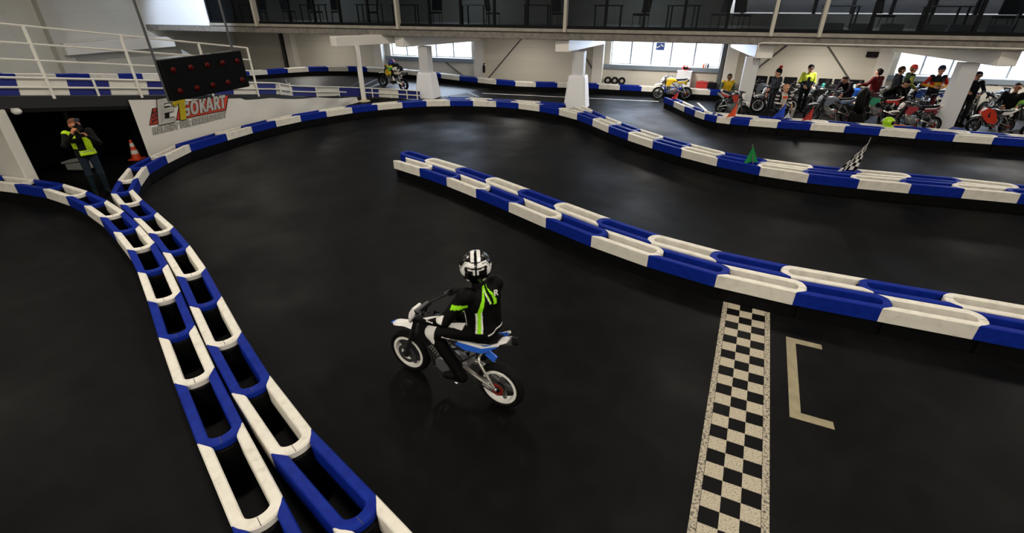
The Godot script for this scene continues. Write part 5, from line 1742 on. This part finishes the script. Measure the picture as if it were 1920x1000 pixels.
	o = person(Vector3(8.77, 0, -20.75), deg_to_rad(-90), {"pel": Vector3(0, 0.42, 0), "che": Vector3(0.04, 0.72, 0), "nek": Vector3(0.05, 0.9, 0), "hed": Vector3(0.08, 1.02, 0), "hipL": Vector3(0, 0.4, -0.1), "hipR": Vector3(0, 0.4, 0.1), "kneL": Vector3(0.3, 0.5, -0.16), "kneR": Vector3(0.3, 0.5, 0.16), "ankL": Vector3(0.2, 0.09, -0.16), "ankR": Vector3(0.2, 0.09, 0.16), "toeL": Vector3(0.36, 0.04, -0.18), "toeR": Vector3(0.36, 0.04, 0.18), "shoL": Vector3(0.05, 0.85, -0.19), "shoR": Vector3(0.05, 0.85, 0.19), "elbL": Vector3(0.06, 0.6, -0.28), "elbR": Vector3(0.06, 0.6, 0.28), "wriL": Vector3(0.26, 0.52, -0.2), "wriR": Vector3(0.26, 0.52, 0.2)}, {"top": "c9a21e", "legs": "5a6258", "sleeves": "4c5a4a", "skin": "6b513c", "hair": "15110f"}, "person with a yellow vest and grey trousers crouching behind the slim column", 1.0)
	# things standing on and behind the far barrier
	var at := func(s: float, d: float) -> Vector3: return room(s, 0, d)
	for i in 3:
		mb = MB.new()
		var prof := []
		for k in 10: prof.append(Vector2(0.2 + 0.075 * cos(TAU * k / 10), 0.075 * sin(TAU * k / 10)))
		mb.lathe(prof, 20, Transform3D(Basis(Vector3.RIGHT, PI / 2 - 0.25), Vector3(0, 0.29, 0)), false, true)
		var ty := put("spare_tyre", cached("spare", mb), paint("101011", 0.75))
		ty.transform = Transform3D(Basis(Vector3.UP, ROOM_YAW).scaled(Vector3.ONE * 0.62), room(0.62 + 0.32 * i, 0.32, -4.1))
		tag(ty, "black spare tyre leaning on the far wall, %s of the three" % ["leftmost", "middle", "rightmost"][i], "tyre", "spare tyres behind the far barrier")
	var bx := [[3.95, 0.85, -4.06, Vector3(0.62, 0.36, 0.3), "dcdcdf", "white cardboard box on the far barrier under the red helmet", "box"], [4.75, 0.5, -4.06, Vector3(0.5, 0.24, 0.3), "b8302a", "red toolbox behind the far barrier, right of the white box", "toolbox"], [5.1, 0.45, -4.06, Vector3(0.45, 0.3, 0.3), "19191b", "black kit bag behind the far barrier", "bag"], [5.75, 0.5, -3.72, Vector3(0.5, 0.32, 0.3), "202022", "dark grey kit case with a pale stripe near the dark post", "case"]]
	for b in bx:
		var q := base("storage_box" if b[6] == "box" else b[6], room(b[0] - 0.0, 0.0, b[2]), ROOM_YAW)
		tag(q, b[5], b[6])
		mb = MB.new()
		mb.box(Vector3(0, (b[1] + b[3].y / 2) * 0.5, 0), Vector3(b[3].x, b[1] + b[3].y / 2, b[3].z), 0.03)
		put("body", mb.mesh(), paint(b[4], 0.6), q)
		mb = MB.new()
		mb.box(Vector3(0, b[1] + b[3].y / 2 + 0.005, 0), Vector3(b[3].x * 1.02, 0.03, b[3].z * 1.02), 0.01)
		mb.tube([Vector3(-0.08, b[1] + b[3].y / 2, 0), Vector3(-0.07, b[1] + b[3].y / 2 + 0.06, 0), Vector3(0.07, b[1] + b[3].y / 2 + 0.06, 0), Vector3(0.08, b[1] + b[3].y / 2, 0)], 0.012, 6)
		put("lid", mb.mesh(), paint(b[4], 0.5), q)
	var hel := base("racing_helmet", room(3.95, 1.16, -4.06), ROOM_YAW)
	tag(hel, "red and white helmet standing on the white box by the far wall", "helmet")
	helmet(hel, Vector3.ZERO, "d9453c", "f0dcd8", false, Vector3(0.2, 0, 1).normalized())
	var hl := base("racing_helmet", Vector3(11.3, 0.52, -14.75), 0.4)
	tag(hl, "bright neon yellow helmet lying at the edge of the paddock barrier", "helmet")
	helmet(hl, Vector3.ZERO, "9fd01e", "b6e23a", false, Vector3(0.3, 0, 1).normalized())
	# the big upright tyre seen end-on in the middle of the paddock
	mb = MB.new()
	var prof := []
	for k in 14: prof.append(Vector2(0.3 + 0.12 * cos(TAU * k / 14), 0.13 * sin(TAU * k / 14)))
	mb.lathe(prof, 32, Transform3D(Basis(Vector3.RIGHT, PI / 2 - 0.1), Vector3.ZERO), false, true)
	var bt := put("big_tyre", mb.mesh(), paint("0c0c0c", 0.7))
	bt.position = Vector3(11.7, 0.8, -16.75)
	bt.rotation.y = 0.75
	tag(bt, "large black tyre standing upright on a stand in the middle of the paddock", "tyre")
	mb = MB.new()
	mb.lathe([Vector2(0.24, -0.08), Vector2(0.27, -0.08), Vector2(0.27, 0.08), Vector2(0.24, 0.08)], 28, Transform3D(Basis(Vector3.RIGHT, PI / 2 - 0.1), Vector3.ZERO), false, true)
	put("rim", mb.mesh(), paint("4a4536", 0.5), bt)
	mb = MB.new()
	mb.box(Vector3(0, -0.6, 0), Vector3(0.5, 0.4, 0.4), 0.02)
	put("stand", mb.mesh(), paint("101010", 0.6), bt)
	# loose leathers and bags among the bikes
	var rolls := [[12.2, -15.4, "b5651f", "orange and tan kit roll on the floor near the neon helmet"], [12.75, -16.6, "d9d6d0", "pale crumpled kit heap beside the big tyre"], [13.6, -15.0, "1d2f7a", "blue kit bag on the floor left of the rightmost column"], [14.9, -14.7, "14161a", "black kit bag on the floor behind the rightmost column"]]
	for r in rolls:
		mb = MB.new()
		mb.nets([[Vector3(-0.25, 0.14, 0), Vector3(0.2, 0.12, 0.05), 0.14, 0.12, 0], [Vector3(0.05, 0.24, 0.0), Vector3(0.2, 0.2, -0.1), 0.09, 0.07, 0], [Vector3(-0.2, 0.2, -0.08), Vector3(-0.05, 0.24, 0.1), 0.08, 0.08, 0]], 0.03, 0.06, [Color.WHITE])
		var q := put("kit_bag", cached("kit", mb), paint(r[2], 0.7))
		q.position = Vector3(r[0], 0, r[1])
		q.rotation.y = r[0] * 3.0
		tag(q, r[3], "bag")


func ring_of(y: float, a: float, b: float) -> PackedVector3Array:
	var r := PackedVector3Array()
	for j in 16:
		var w := TAU * j / 16
		r.append(Vector3(sin(w) * a, y, cos(w) * b))
	return r
